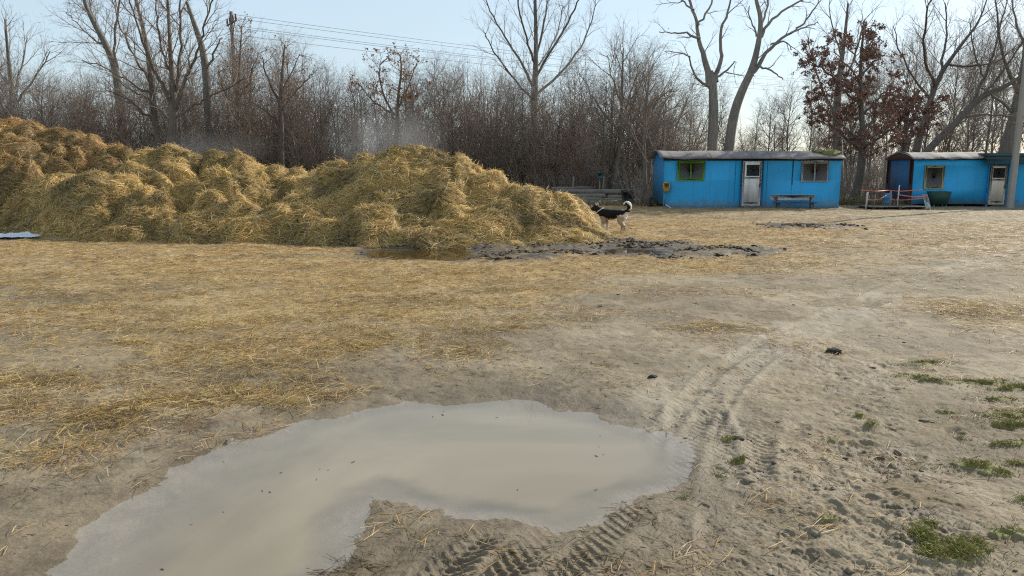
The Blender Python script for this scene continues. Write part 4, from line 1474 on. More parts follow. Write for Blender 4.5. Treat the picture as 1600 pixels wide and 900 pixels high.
traced("bare_tree", "bare bushy tree with dark forks between the left heap and the steam", 38.0,
       [(440, 270, 9), (440, 200, 8), (438, 165, 7), (440, 120, 5), (445, 70, 2.5)],
       [[(439, 180, 5), (455, 150, 4), (475, 130, 3), (490, 110, 1.5)], [(438, 165, 5), (420, 130, 4), (410, 90, 2)], [(438, 150, 4), (455, 115, 3), (468, 85, 1.5)], [(440, 195, 4), (410, 170, 3), (385, 155, 2)]],
       M_BARK_DARK, M_TWIG, LV_OAK, 300, ORANGE)
traced("bare_tree", "bare tree hung with orange brown leaf clusters behind the steaming heap", 39.0,
       [(618, 280, 8), (620, 200, 7), (622, 150, 5), (628, 110, 3.5), (625, 85, 2)],
       [[(620, 190, 5), (600, 150, 4), (590, 110, 3), (606, 88, 2)], [(621, 170, 4), (640, 130, 3), (650, 100, 2)], [(620, 180, 4), (580, 160, 3), (560, 130, 2)]],
       M_BARK_DARK, M_TWIG, LV_OAK, 2600, ORANGE, clump=1.1)
traced("bare_tree", "tall bare tree spreading a wide fan of branches above the wood", 52.0,
       [(832, 290, 14), (834, 200, 12), (836, 135, 10), (838, 60, 7), (836, 0, 5), (835, -70, 2)],
       [[(836, 140, 7), (815, 100, 5), (792, 62, 4), (768, 22, 3), (750, -25, 1.5)], [(836, 122, 6), (860, 80, 5), (886, 40, 4), (905, 0, 3), (915, -40, 1.5)],
        [(835, 150, 6), (880, 112, 5), (910, 72, 4), (928, 28, 2.5), (932, -20, 1.5)], [(836, 102, 5), (820, 52, 4), (808, 2, 3), (800, -45, 1.5)], [(837, 92, 5), (850, 42, 4), (858, -10, 2.5), (862, -55, 1.5)],
        [(834, 160, 5), (802, 122, 4), (774, 85, 3), (755, 50, 1.5)], [(837, 110, 4), (870, 60, 3), (880, 10, 2)]],
       M_BARK_GREY, M_TWIG_GREY, LV_FAN, spread=0.5)
traced("poplar_tree", "pale forked poplar trunk rising behind the green framed window", 40.0,
       [(1110, 310, 21), (1113, 240, 18), (1115, 170, 16), (1114, 135, 15), (1114, 122, 11), (1112, 110, 4)],
       [[(1112, 138, 14), (1101, 96, 10), (1093, 60, 8), (1085, 20, 6), (1071, -20, 5), (1062, -70, 2.5)], [(1119, 128, 9), (1127, 80, 7), (1125, 50, 6), (1139, 15, 4), (1146, -25, 3), (1150, -70, 1.5)],
        [(1110, 137, 7), (1090, 125, 5), (1076, 100, 3.5), (1078, 84, 2.5), (1040, 80, 1.5)], [(1094, 60, 6), (1070, 50, 4), (1045, 52, 2.5), (1030, 48, 1.5)],
        [(1120, 122, 5), (1140, 108, 3.5), (1150, 90, 2), (1146, 122, 1.2)], [(1090, 40, 5), (1110, 10, 4), (1120, -30, 2)], [(1084, 15, 4), (1060, 0, 3), (1045, -25, 1.5)]],
       M_BARK_PALE, M_TWIG_GREY, LV_POP, spread=0.3)
traced("poplar_tree", "pale poplar with a leaning trunk next to the forked poplar", 41.0,
       [(1132, 310, 19), (1138, 232, 18), (1147, 175, 16), (1160, 140, 14), (1175, 110, 12), (1185, 70, 9), (1190, 30, 8), (1181, 0, 6), (1178, -30, 4), (1172, -80, 2)],
       [[(1174, 118, 9), (1200, 76, 7), (1235, 52, 5), (1252, 40, 4), (1272, 16, 3), (1290, -10, 1.5)], [(1188, 58, 7), (1210, 25, 5), (1240, 5, 4), (1270, -6, 2.5)],
        [(1184, 104, 5), (1206, 110, 3.5), (1224, 124, 2)], [(1190, 40, 5), (1200, 5, 4), (1205, -40, 2)], [(1235, 52, 4), (1262, 40, 3), (1278, 34, 1.5)], [(1186, 60, 4), (1172, 35, 3), (1170, 10, 2)], [(1205, 70, 4), (1228, 62, 3), (1238, 78, 1.5)]],
       M_BARK_PALE, M_TWIG_GREY, LV_POP, spread=0.3)
traced("oak_tree", "tree full of brown dry leaves standing between the two blue wagons", 36.0,
       [(1336, 322, 15), (1340, 290, 14), (1346, 262, 13), (1349, 230, 11), (1347, 190, 9), (1344, 140, 7), (1345, 90, 5), (1350, 42, 3)],
       [[(1347, 236, 7), (1312, 205, 5), (1290, 190, 4), (1270, 188, 2)], [(1348, 205, 7), (1380, 172, 5), (1402, 160, 3), (1415, 158, 1.5)], [(1346, 150, 5), (1305, 122, 4), (1272, 98, 3), (1258, 98, 1.5)], [(1345, 122, 5), (1368, 92, 4), (1385, 84, 2)],
        [(1346, 165, 5), (1320, 140, 4), (1290, 142, 2)], [(1345, 105, 4), (1325, 75, 3), (1310, 50, 2)], [(1347, 180, 5), (1375, 150, 4), (1396, 128, 2)], [(1345, 128, 4), (1320, 98, 3), (1302, 78, 2)], [(1349, 225, 6), (1300, 180, 4), (1275, 160, 2)],
        [(1349, 232, 5), (1385, 210, 4), (1400, 195, 2)], [(1345, 90, 4), (1362, 62, 3), (1372, 55, 2)]],
       M_BARK_DARK, M_TWIG, LV_OAK, 33000, BROWN, spread=0.6, lsize=(0.06, 0.11), clump=1.2)
traced("oak_tree", "smaller brown leaved tree leaning over the rusty wagon roof", 38.0,
       [(1402, 318, 9), (1408, 262, 9), (1414, 232, 8), (1416, 205, 6), (1420, 170, 3)],
       [[(1414, 225, 5), (1440, 195, 4), (1462, 185, 2)], [(1415, 208, 5), (1400, 185, 3), (1392, 165, 2)], [(1416, 200, 4), (1440, 175, 3), (1455, 160, 1.5)], [(1414, 222, 4), (1395, 208, 3), (1382, 200, 2)]],
       M_BARK_DARK, M_TWIG, LV_OAK, 8000, BROWN, spread=0.6, lsize=(0.07, 0.13), clump=1.8)
traced("bare_tree", "straight grey trunk seen through the brown leaves above the first wagon's end", 44.0,
       [(1311, 310, 18), (1309, 235, 17), (1307, 185, 14), (1311, 120, 9), (1320, 60, 6), (1325, 5, 3)],
       [[(1308, 190, 7), (1285, 140, 5), (1270, 95, 3), (1262, 60, 1.5)], [(1310, 150, 6), (1335, 90, 4), (1350, 30, 2.5)], [(1316, 90, 4), (1300, 45, 3), (1295, 0, 1.5)]],
       M_BARK_GREY, M_TWIG_GREY, LV_FAN)
traced("bare_tree", "dark bare tree whose trunk slants to the right above the second wagon", 43.0,
       [(1415, 268, 14), (1440, 245, 13), (1470, 214, 12), (1505, 180, 11), (1532, 150, 10), (1572, 136, 7), (1625, 98, 5), (1670, 60, 3)],
       [[(1506, 180, 7), (1538, 126, 6), (1558, 62, 4), (1572, 8, 2.5), (1580, -40, 1.5)], [(1535, 148, 6), (1570, 110, 4), (1600, 60, 3), (1625, 10, 1.5)], [(1500, 184, 5), (1550, 176, 4), (1590, 185, 2)], [(1540, 124, 4), (1520, 80, 3), (1515, 30, 1.5)]],
       M_BARK_DARK, M_TWIG, LV_FAN, spread=0.4)
traced("bare_tree", "dark bare tree spreading upward behind the brown leaved tree", 44.0,
       [(1425, 290, 13), (1432, 230, 12), (1448, 175, 10), (1466, 120, 8), (1500, 72, 5), (1530, 35, 3), (1545, -10, 1.5)],
       [[(1462, 134, 7), (1442, 90, 5), (1446, 40, 4), (1452, -10, 2)], [(1455, 155, 6), (1425, 120, 4), (1405, 80, 3), (1395, 40, 1.5)], [(1470, 115, 6), (1480, 60, 4), (1478, 5, 2.5)], [(1480, 100, 5), (1520, 105, 4), (1560, 95, 2.5), (1590, 70, 1.5)], [(1448, 178, 5), (1410, 150, 3.5), (1385, 130, 2)]],
       M_BARK_DARK, M_TWIG, LV_FAN, spread=0.5)
traced("bare_tree", "thick bare trunk at the right edge behind the utility pole", 45.0,
       [(1560, 300, 30), (1572, 240, 26), (1584, 195, 22), (1594, 150, 19), (1604, 95, 14), (1606, 40, 9), (1602, -20, 4)],
       [[(1594, 150, 9), (1570, 100, 6), (1558, 40, 4), (1555, -15, 2)], [(1600, 110, 9), (1635, 60, 6), (1660, 0, 3)], [(1588, 180, 7), (1555, 150, 5), (1530, 135, 3)], [(1604, 80, 6), (1585, 35, 4), (1580, -20, 2)]],
       M_BARK_GREY, M_TWIG_GREY, LV_FAN, spread=0.4)
traced("bare_tree", "bare tree with low spreading forks behind the stacked logs", 37.0,
       [(956, 318, 9), (964, 270, 8), (968, 228, 7), (971, 190, 6), (972, 130, 4), (974, 75, 2)],
       [[(968, 208, 5), (946, 182, 4), (924, 150, 2.5), (912, 120, 1.5)], [(969, 204, 5), (1000, 176, 4), (1032, 152, 3), (1050, 138, 1.5)], [(970, 190, 4), (988, 140, 3), (1000, 98, 1.5)], [(971, 165, 4), (955, 120, 3), (950, 85, 1.5)], [(967, 225, 4), (1005, 205, 3), (1045, 190, 2)], [(968, 215, 4), (930, 205, 3), (905, 190, 1.5)]],
       M_BARK_GREY, M_TWIG, LV_FAN)
traced("bare_tree", "thin double stemmed bare tree beside the end of the first wagon", 35.0,
       [(1006, 320, 7), (1008, 270, 6), (1006, 220, 5), (1010, 160, 4), (1016, 110, 2)],
       [[(1007, 300, 6), (1018, 260, 5), (1024, 210, 4), (1036, 160, 2)], [(1008, 240, 4), (985, 200, 3), (975, 170, 1.5)], [(1007, 200, 4), (1035, 175, 3), (1060, 165, 1.5)]],
       M_BARK_GREY, M_TWIG, LV_FAN)
traced("bare_tree", "bare tree with a dark straight stem and dry seed heads below the power pole", 39.0,
       [(372, 268, 8), (371, 190, 7), (373, 130, 5), (376, 70, 3), (378, 40, 1.5)],
       [[(371, 190, 4), (350, 150, 3), (342, 110, 2)], [(372, 160, 4), (392, 125, 3), (402, 80, 1.5)], [(372, 150, 3), (360, 100, 2), (362, 65, 1.2)]],
       M_BARK_DARK, M_TWIG, LV_OAK, 500, ORANGE)


# ------------------------------------------------------------------ shrubs
def shrub_tpl(H, n, mat):
    TT, TC = Tubes(), Tubes()
    for s in range(n):
        a = TR.uniform(0, 6.28); t = TR.uniform(0.1, 0.8)
        q, r = grow((0.1 * math.cos(a), 0.1 * math.sin(a), -0.05), (math.cos(a) * t, math.sin(a) * t, 1), H * TR.uniform(.6, 1.1), 0.016, 0.004, 6, 0.08, 0.03)
        TT.add(q, r, 4)
        sprout(TC, q, r, [(5, 0.12, 0.6, 0.3, 0.7, 4, 3, 0.14, 0.04, 0.008), (5, 0.2, 0.28, 0.2, 0.7, 3, 3, 0.15, 0.03, 0.004)])
    return TT, TC, mat


SHR = [shrub_tpl(1.7, 16, M_TWIG), shrub_tpl(1.7, 22, M_TWIG_GREY)]
SH_SRC = {}
for i, (px, py, Y, h) in enumerate([(1330, 322, 34.5, 1.5), (1312, 322, 36, 1.3), (1352, 322, 37, 1.3), (1000, 322, 33.5, 1.5), (1014, 322, 34.0, 1.8), (985, 320, 37, 2.2), (1366, 322, 38, 1.6), (1322, 322, 39, 2.6), (1345, 322, 40, 2.6), (1372, 322, 41, 2.4), (940, 320, 39, 2.0), (900, 320, 39, 2.2), (1025, 320, 37, 2.6), (960, 320, 41, 3.0), (1376, 318, 36, 1.3), (870, 318, 38.5, 1.8), (835, 318, 38.5, 1.7)]):
    k = i % 2
    b = at(px, 264, Y)
    if k not in SH_SRC:
        TT, TC, mat = SHR[k]
        root = empty("bare_shrub", (b[0], Y, 0), ["brown bare shrub of many thin stems at the foot of the wood", "grey twiggy bare shrub at the foot of the wood"][k], "shrub", ["brown bare shrubs", "grey bare shrubs"][k])
        TT.build("stem", mat, root); TC.build("twigs", mat, root)
        root.scale = (h / 1.7 * 0.9, h / 1.7 * 0.9, h / 1.7)
        SH_SRC[k] = root
    else:
        copy_tree(SH_SRC[k], (b[0], Y, 0), (h / 1.7 * TR.uniform(.8, 1.1), h / 1.7), TR.uniform(0, 6.28))

# dry grass stalks along the foot of the wood and the wagons
def dry_fringe():
    n = 24000
    seg = [(880, 322, 1035, 323), (1038, 323, 1310, 324), (1310, 322, 1385, 323), (1385, 322, 1640, 323), (840, 322, 1010, 314), (-100, 300, 900, 300)]
    P = []
    w = [.10, .26, .22, .2, .12, .1]
    for _ in range(n):
        a = seg[TR.choices(range(6), w)[0]]
        t = TR.random()
        g = gnd(a[0] + (a[2] - a[0]) * t, a[1] + (a[3] - a[1]) * t)
        P.append((g[0] + TR.gauss(0, .2), g[1] + abs(TR.gauss(0, 0.7)) - 0.25))
    P = np.array(P)
    k = fbm(P[:, 0] * 0.9, P[:, 1] * 0.9, 3, 91)
    P = P[k > -0.25]; n = len(P)
    h = ground_fields(P[:, 0], P[:, 1])[0]
    d = rand_dir(n); d[:, 2] = RNG.uniform(0.6, 3, n)
    c = np.array([[0.30, 0.24, 0.13], [0.22, 0.18, 0.09], [0.14, 0.14, 0.05], [0.38, 0.32, 0.20]])[RNG.integers(0, 4, n)] * RNG.uniform(.6, 1.1, (n, 1))
    V, Fb, C = blades(np.stack([P[:, 0], P[:, 1], h - .01], 1), d, rand_dir(n), RNG.gamma(2.2, 0.07, n) + 0.04, RNG.uniform(.006, .014, n), RNG.normal(0, .25, n), c)
    o = np_mesh("dry_grass", V, [Fb], M_GRASS, None, False, C); o["kind"] = "stuff"


dry_fringe()

# ------------------------------------------------------------------ paints
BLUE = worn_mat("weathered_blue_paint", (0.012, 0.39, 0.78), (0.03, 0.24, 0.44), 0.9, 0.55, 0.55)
BLUE_D = worn_mat("dull_and_shaded_blue", (0.012, 0.22, 0.48), (0.05, 0.13, 0.20), 1.2, 0.8, 0.65)  # darker blue: shade painted into the wagon's end wall, plain dull paint elsewhere
mud_splash(BLUE); mud_splash(BLUE_D)
BLUE_R = worn_mat("blue_paint_over_rust", (0.012, 0.14, 0.32), (0.10, 0.045, 0.03), 1.1, 0.95, 0.7)
RUST = worn_mat("rusty_sheet", (0.11, 0.05, 0.04), (0.05, 0.03, 0.03), 2.0, 0.8, 0.85)
FELT = worn_mat("grey_roof_felt", (0.21, 0.19, 0.185), (0.10, 0.09, 0.088), 1.2, 0.9, 0.9, streak=False)
FELT_W = worn_mat("patched_roof_felt", (0.33, 0.31, 0.29), (0.10, 0.07, 0.06), 1.3, 1.0, 0.85, streak=False)
TEAL = worn_mat("dark_teal_sheet", (0.02, 0.065, 0.085), (0.05, 0.07, 0.06), 1.0, 0.7, 0.6)
FASCIA = worn_mat("dark_fascia", (0.05, 0.045, 0.045), (0.12, 0.10, 0.09), 2.0, 0.6, 0.8)
GREEN = worn_mat("green_frame_paint", (0.19, 0.50, 0.05), (0.22, 0.40, 0.09), 4.0, 0.35, 0.5)
WHITE_OLD = worn_mat("old_white_paint", (0.72, 0.70, 0.66), (0.20, 0.16, 0.13), 3.0, 0.95, 0.6)
GREY_WOOD = worn_mat("weathered_grey_wood", (0.30, 0.27, 0.24), (0.15, 0.125, 0.10), 5.0, 0.8, 0.85)
DOOR_W = worn_mat("peeling_white_door", (0.84, 0.81, 0.79), (0.17, 0.15, 0.15), 1.8, 0.9, 0.6)
DOOR_C = worn_mat("cream_door_paint", (0.72, 0.64, 0.52), (0.36, 0.30, 0.22), 1.2, 0.6, 0.6)
CREAM = worn_mat("cream_frame_paint", (0.66, 0.58, 0.30), (0.28, 0.24, 0.14), 4, 0.6, 0.6)
YELLOW = worn_mat("yellow_box_paint", (0.62, 0.34, 0.05), (0.45, 0.30, 0.10), 6, 0.5, 0.5)
CONCRETE = worn_mat("concrete", (0.36, 0.33, 0.29), (0.22, 0.19, 0.16), 3, 0.7, 0.85)
LOGM = worn_mat("bleached_log", (0.24, 0.21, 0.18), (0.09, 0.075, 0.06), 4, 0.9, 0.9)
DKBOX = worn_mat("dark_blue_plastic", (0.03, 0.045, 0.065), (0.06, 0.06, 0.06), 3, 0.5, 0.5)
METAL = worn_mat("dull_metal", (0.22, 0.22, 0.22), (0.10, 0.09, 0.08), 6, 0.7, 0.5, metallic=0.4)
TURQ = worn_mat("turquoise_paint", (0.05, 0.26, 0.28), (0.10, 0.18, 0.18), 5, 0.5, 0.6)
GREENBOX = worn_mat("dark_green_paint", (0.010, 0.055, 0.038), (0.03, 0.05, 0.05), 3, 0.7, 0.6)
PALE_BLUE = worn_mat("pale_blue_board", (0.50, 0.62, 0.66), (0.30, 0.36, 0.38), 4, 0.5, 0.6)
TAPE = worn_mat("orange_tape", (0.66, 0.15, 0.08), (0.62, 0.40, 0.33), 6, 0.7, 0.45, streak=False)
BENCHW = worn_mat("pale_bench_plank", (0.72, 0.72, 0.70), (0.30, 0.28, 0.26), 4, 0.7, 0.8)
BLACK = worn_mat("dark_interior", (0.03, 0.028, 0.026), (0.05, 0.045, 0.04), 2, 0.5, 0.9)
CURTAIN = worn_mat("grey_curtain", (0.80, 0.77, 0.71), (0.55, 0.52, 0.48), 5, 0.6, 0.9)

MOSS_M, _nt, _b = new_mat("roof_moss")
_v = coords(_nt, 'Object')
_nt.links.new(mixc(_nt, noise(_nt, 9, 5, .6, _v), (0.09, 0.10, 0.02), (0.22, 0.20, 0.07)), _b.inputs["Base Color"])
_b.inputs["Roughness"].default_value = 0.95

GLASS, _nt, _b = new_mat("window_glass")
_b.inputs["Base Color"].default_value = (0.10, 0.11, 0.11, 1)
_b.inputs["Roughness"].default_value = 0.06
_b.inputs["Alpha"].default_value = 0.45
_b.inputs["IOR"].default_value = 1.5


DUSTY, _nt, _b = new_mat("dusty_window_glass")
_v = coords(_nt, 'Object')
_nt.links.new(mixc(_nt, noise(_nt, 3.0, 5, .6, _v, 0.5), (0.20, 0.185, 0.175), (0.38, 0.355, 0.335)), _b.inputs["Base Color"])
_b.inputs["Roughness"].default_value = 0.12
_b.inputs["Alpha"].default_value = 0.82


# ------------------------------------------------------------------ wagons
def wall_panel(mb, x0, x1, z0, z1, y, th, holes):
    """a wall in the xz-plane with real openings (x0,x1,z0,z1), front face at y"""
    xs = sorted({x0, x1, *[h[0] for h in holes], *[h[1] for h in holes]})
    zs = sorted({z0, z1, *[h[2] for h in holes], *[h[3] for h in holes]})
    V = {}; VL = []; Q = []

    def vid(x, yy, z):
        k = (round(x, 5), round(yy, 5), round(z, 5))
        if k not in V:
            V[k] = len(VL); VL.append((x, yy, z))
        return V[k]

    def solid(i, j):
        if i < 0 or j < 0 or i >= len(xs) - 1 or j >= len(zs) - 1:
            return False
        cx = (xs[i] + xs[i + 1]) / 2; cz = (zs[j] + zs[j + 1]) / 2
        return not any(h[0] < cx < h[1] and h[2] < cz < h[3] for h in holes)
    yb = y + th
    for i in range(len(xs) - 1):
        for j in range(len(zs) - 1):
            if not solid(i, j):
                continue
            a, b, c, d = xs[i], xs[i + 1], zs[j], zs[j + 1]
            Q.append([vid(a, y, c), vid(b, y, c), vid(b, y, d), vid(a, y, d)])
            Q.append([vid(a, yb, c), vid(a, yb, d), vid(b, yb, d), vid(b, yb, c)])
            if not solid(i - 1, j): Q.append([vid(a, y, c), vid(a, y, d), vid(a, yb, d), vid(a, yb, c)])
            if not solid(i + 1, j): Q.append([vid(b, y, c), vid(b, yb, c), vid(b, yb, d), vid(b, y, d)])
            if not solid(i, j - 1): Q.append([vid(a, y, c), vid(a, yb, c), vid(b, yb, c), vid(b, y, c)])
            if not solid(i, j + 1): Q.append([vid(a, y, d), vid(b, y, d), vid(b, yb, d), vid(a, yb, d)])
    mb.add(np.array(VL), np.array(Q))


def arch_roof(mb, x0, x1, y0, y1, z, rise, th, seed=0, n=14, m=40):
    """a low arched roof sheet, slightly wavy along its length"""
    rng = np.random.default_rng(seed)
    sag = np.interp(np.linspace(0, 1, m), np.linspace(0, 1, 9), rng.normal(0, 0.018, 9))
    xs = np.linspace(x0, x1, m)
    t = np.linspace(-1, 1, n)
    top = z + rise * (1 - np.abs(t) ** 2.0)
    V = []
    for off in (0, -th):
        for a in range(m):
            for b in range(n):
                edge = 0.02 * rng.normal() * (abs(t[b]) > .95)
                V.append((xs[a], y0 + (y1 - y0) * (t[b] + 1) / 2 + edge, top[b] + sag[a] * (0.5 + .5 * abs(t[b])) + off + 0.006 * (a % 4 == 0)))
    Q = []
    N = m * n
    for a in range(m - 1):
        for b in range(n - 1):
            i = a * n + b
            Q.append([i, i + n, i + n + 1, i + 1])
            Q.append([N + i, N + i + 1, N + i + n + 1, N + i + n])
    for a in range(m - 1):
        i = a * n; Q.append([i, N + i, N + i + n, i + n])
        i = a * n + n - 1; Q.append([i, i + n, N + i + n, N + i])
    for b in range(n - 1):
        i = b; Q.append([i, i + 1, N + i + 1, N + i])
        i = (m - 1) * n + b; Q.append([i, N + i, N + i + 1, i + 1])
    mb.add(np.array(V), np.array(Q))


def gable(mb, x, y0, y1, z0, z, rise, th, n=14):
    """end wall with an arched top"""
    t = np.linspace(-1, 1, n)
    ys = y0 + (y1 - y0) * (t + 1) / 2
    tops = z + rise * (1 - np.abs(t) ** 2)
    V = []
    for xx in (x, x + th):
        for k in range(n):
            V += [(xx, ys[k], z0), (xx, ys[k], tops[k])]
    Q = []
    N = 2 * n
    for k in range(n - 1):
        i = 2 * k
        Q.append([i, i + 1, i + 3, i + 2]); Q.append([N + i, N + i + 2, N + i + 3, N + i + 1])
        Q.append([i + 1, N + i + 1, N + i + 3, i + 3]); Q.append([i, i + 2, N + i + 2, N + i])
    Q.append([0, N, N + 1, 1]); Q.append([N - 2, N - 1, 2 * N - 1, 2 * N - 2])
    mb.add(np.array(V), np.array(Q))


def frame_box(mb, x0, x1, z0, z1, y0, y1, w, bev=0.006):
    mb.box((x0, y0, z0), (x0 + w, y1, z1), bev); mb.box((x1 - w, y0, z0), (x1, y1, z1), bev)
    mb.box((x0 + w, y0 + .002, z1 - w), (x1 - w, y1 - .002, z1), bev); mb.box((x0 + w, y0 + .002, z0), (x1 - w, y1 - .002, z0 + w), bev)


YW = 31.2                                       # wagon front wall
gx = lambda px: at(px, 300, YW)[0]
gzz = lambda py, Y=YW: at(1150, py, Y)[2]


def window(root, ox, px0, px1, py0, py1, Y, mat, fw, mull, name="window", curtain=None, hood=False):
    x0, x1 = at(px0, py0, Y)[0] - ox, at(px1, py0, Y)[0] - ox
    z0, z1 = gzz(py1, Y), gzz(py0, Y)
    f = MB()
    frame_box(f, x0 - fw * .45, x1 + fw * .45, z0 - fw * .45, z1 + fw * .45, -0.035, 0.06, fw)
    for t in mull:
        xm = x0 + (x1 - x0) * t
        f.box((xm - .03, -0.02, z0 + fw * .5), (xm + .03, 0.05, z1 - fw * .5), 0.005)
    if hood:
        f.box((x0 - .10, -0.06, z1 + fw * .5), (x1 + .10, 0.0, z1 + fw * .5 + .045), 0.005)
    w = f.build(name, mat, root)
    MB().box((x0 + fw * .3, 0.02, z0 + fw * .3), (x1 - fw * .3, 0.026, z1 - fw * .3), 0.001).build("pane", DUSTY, w)
    if curtain:
        n = 24
        for a, b in curtain:
            xs = np.linspace(x0 + (x1 - x0) * a, x0 + (x1 - x0) * b, n)
            V = []
            for q in range(n):
                yy = 0.12 + 0.025 * math.sin(q * 1.9)
                V += [(xs[q], yy, z0 - .02), (xs[q], yy, z1 + .02)]
            V2 = [(v[0], v[1] + .008, v[2]) for v in V]
            Q = [[2 * q, 2 * q + 2, 2 * q + 3, 2 * q + 1] for q in range(n - 1)] + [[2 * n + 2 * q, 2 * n + 2 * q + 1, 2 * n + 2 * q + 3, 2 * n + 2 * q + 2] for q in range(n - 1)]
            MB().add(np.array(V + V2), np.array(Q)).build("curtain", CURTAIN, w)
    return w, (x0, x1, z0, z1)


def door(root, ox, px0, px1, py0, py1, Y, mat, frame_mat, glass, y=-0.01, handle_left=False, zoff=0.0):
    x0, x1 = at(px0, py0, Y)[0] - ox, at(px1, py0, Y)[0] - ox
    z0, z1 = max(0.06, gzz(py1, Y)), gzz(py0, Y)
    gx0, gx1 = at(glass[0], py0, Y)[0] - ox, at(glass[1], py0, Y)[0] - ox
    gz0, gz1 = gzz(glass[3], Y), gzz(glass[2], Y)
    d = MB()
    wall_panel(d, x0, x1, z0, z1, y, 0.05, [(gx0, gx1, gz0, gz1)])
    # planted rails
    d.box((x0 + .012, y - .014, z0 + .02), (x0 + .09, y - .002, z1 - .02), .004)
    d.box((x1 - .09, y - .014, z0 + .02), (x1 - .012, y - .002, z1 - .02), .004)
    d.box((x0 + .09, y - .012, gz0 - .12), (x1 - .09, y - .002, gz0 - .03), .004)
    d.box((x0 + .09, y - .012, z0 + .03), (x1 - .09, y - .002, z0 + .16), .004)
    o = d.build("door", mat, root)
    MB().box((gx0 - .01, y + .02, gz0 - .01), (gx1 + .01, y + .026, gz1 + .01), .001).build("pane", GLASS, o)
    h = MB()
    hx = x0 + .05 if handle_left else x1 - .05
    zc = z0 + (z1 - z0) * .47
    h.box((hx - .02, y - .03, zc - .08), (hx + .02, y - .012, zc + .08), .004)
    h.tube([(hx, y - .03, zc), (hx, y - .075, zc), (hx + (.1 if handle_left else -.1), y - .075, zc)], .011, 6)
    h.build("handle", METAL, o)
    f = MB()
    f.box((x0 - .06, -0.03, z0), (x0 - .004, .05, z1 + .06), .005); f.box((x1 + .004, -0.03, z0), (x1 + .06, .05, z1 + .06), .005)
    f.box((x0 - .004, -0.028, z1 + .004), (x1 + .004, .048, z1 + .058), .005)
    f.build("door_frame", frame_mat, root)
    return (x0 - .004, x1 + .004, z0 - .3, z1 + .004)


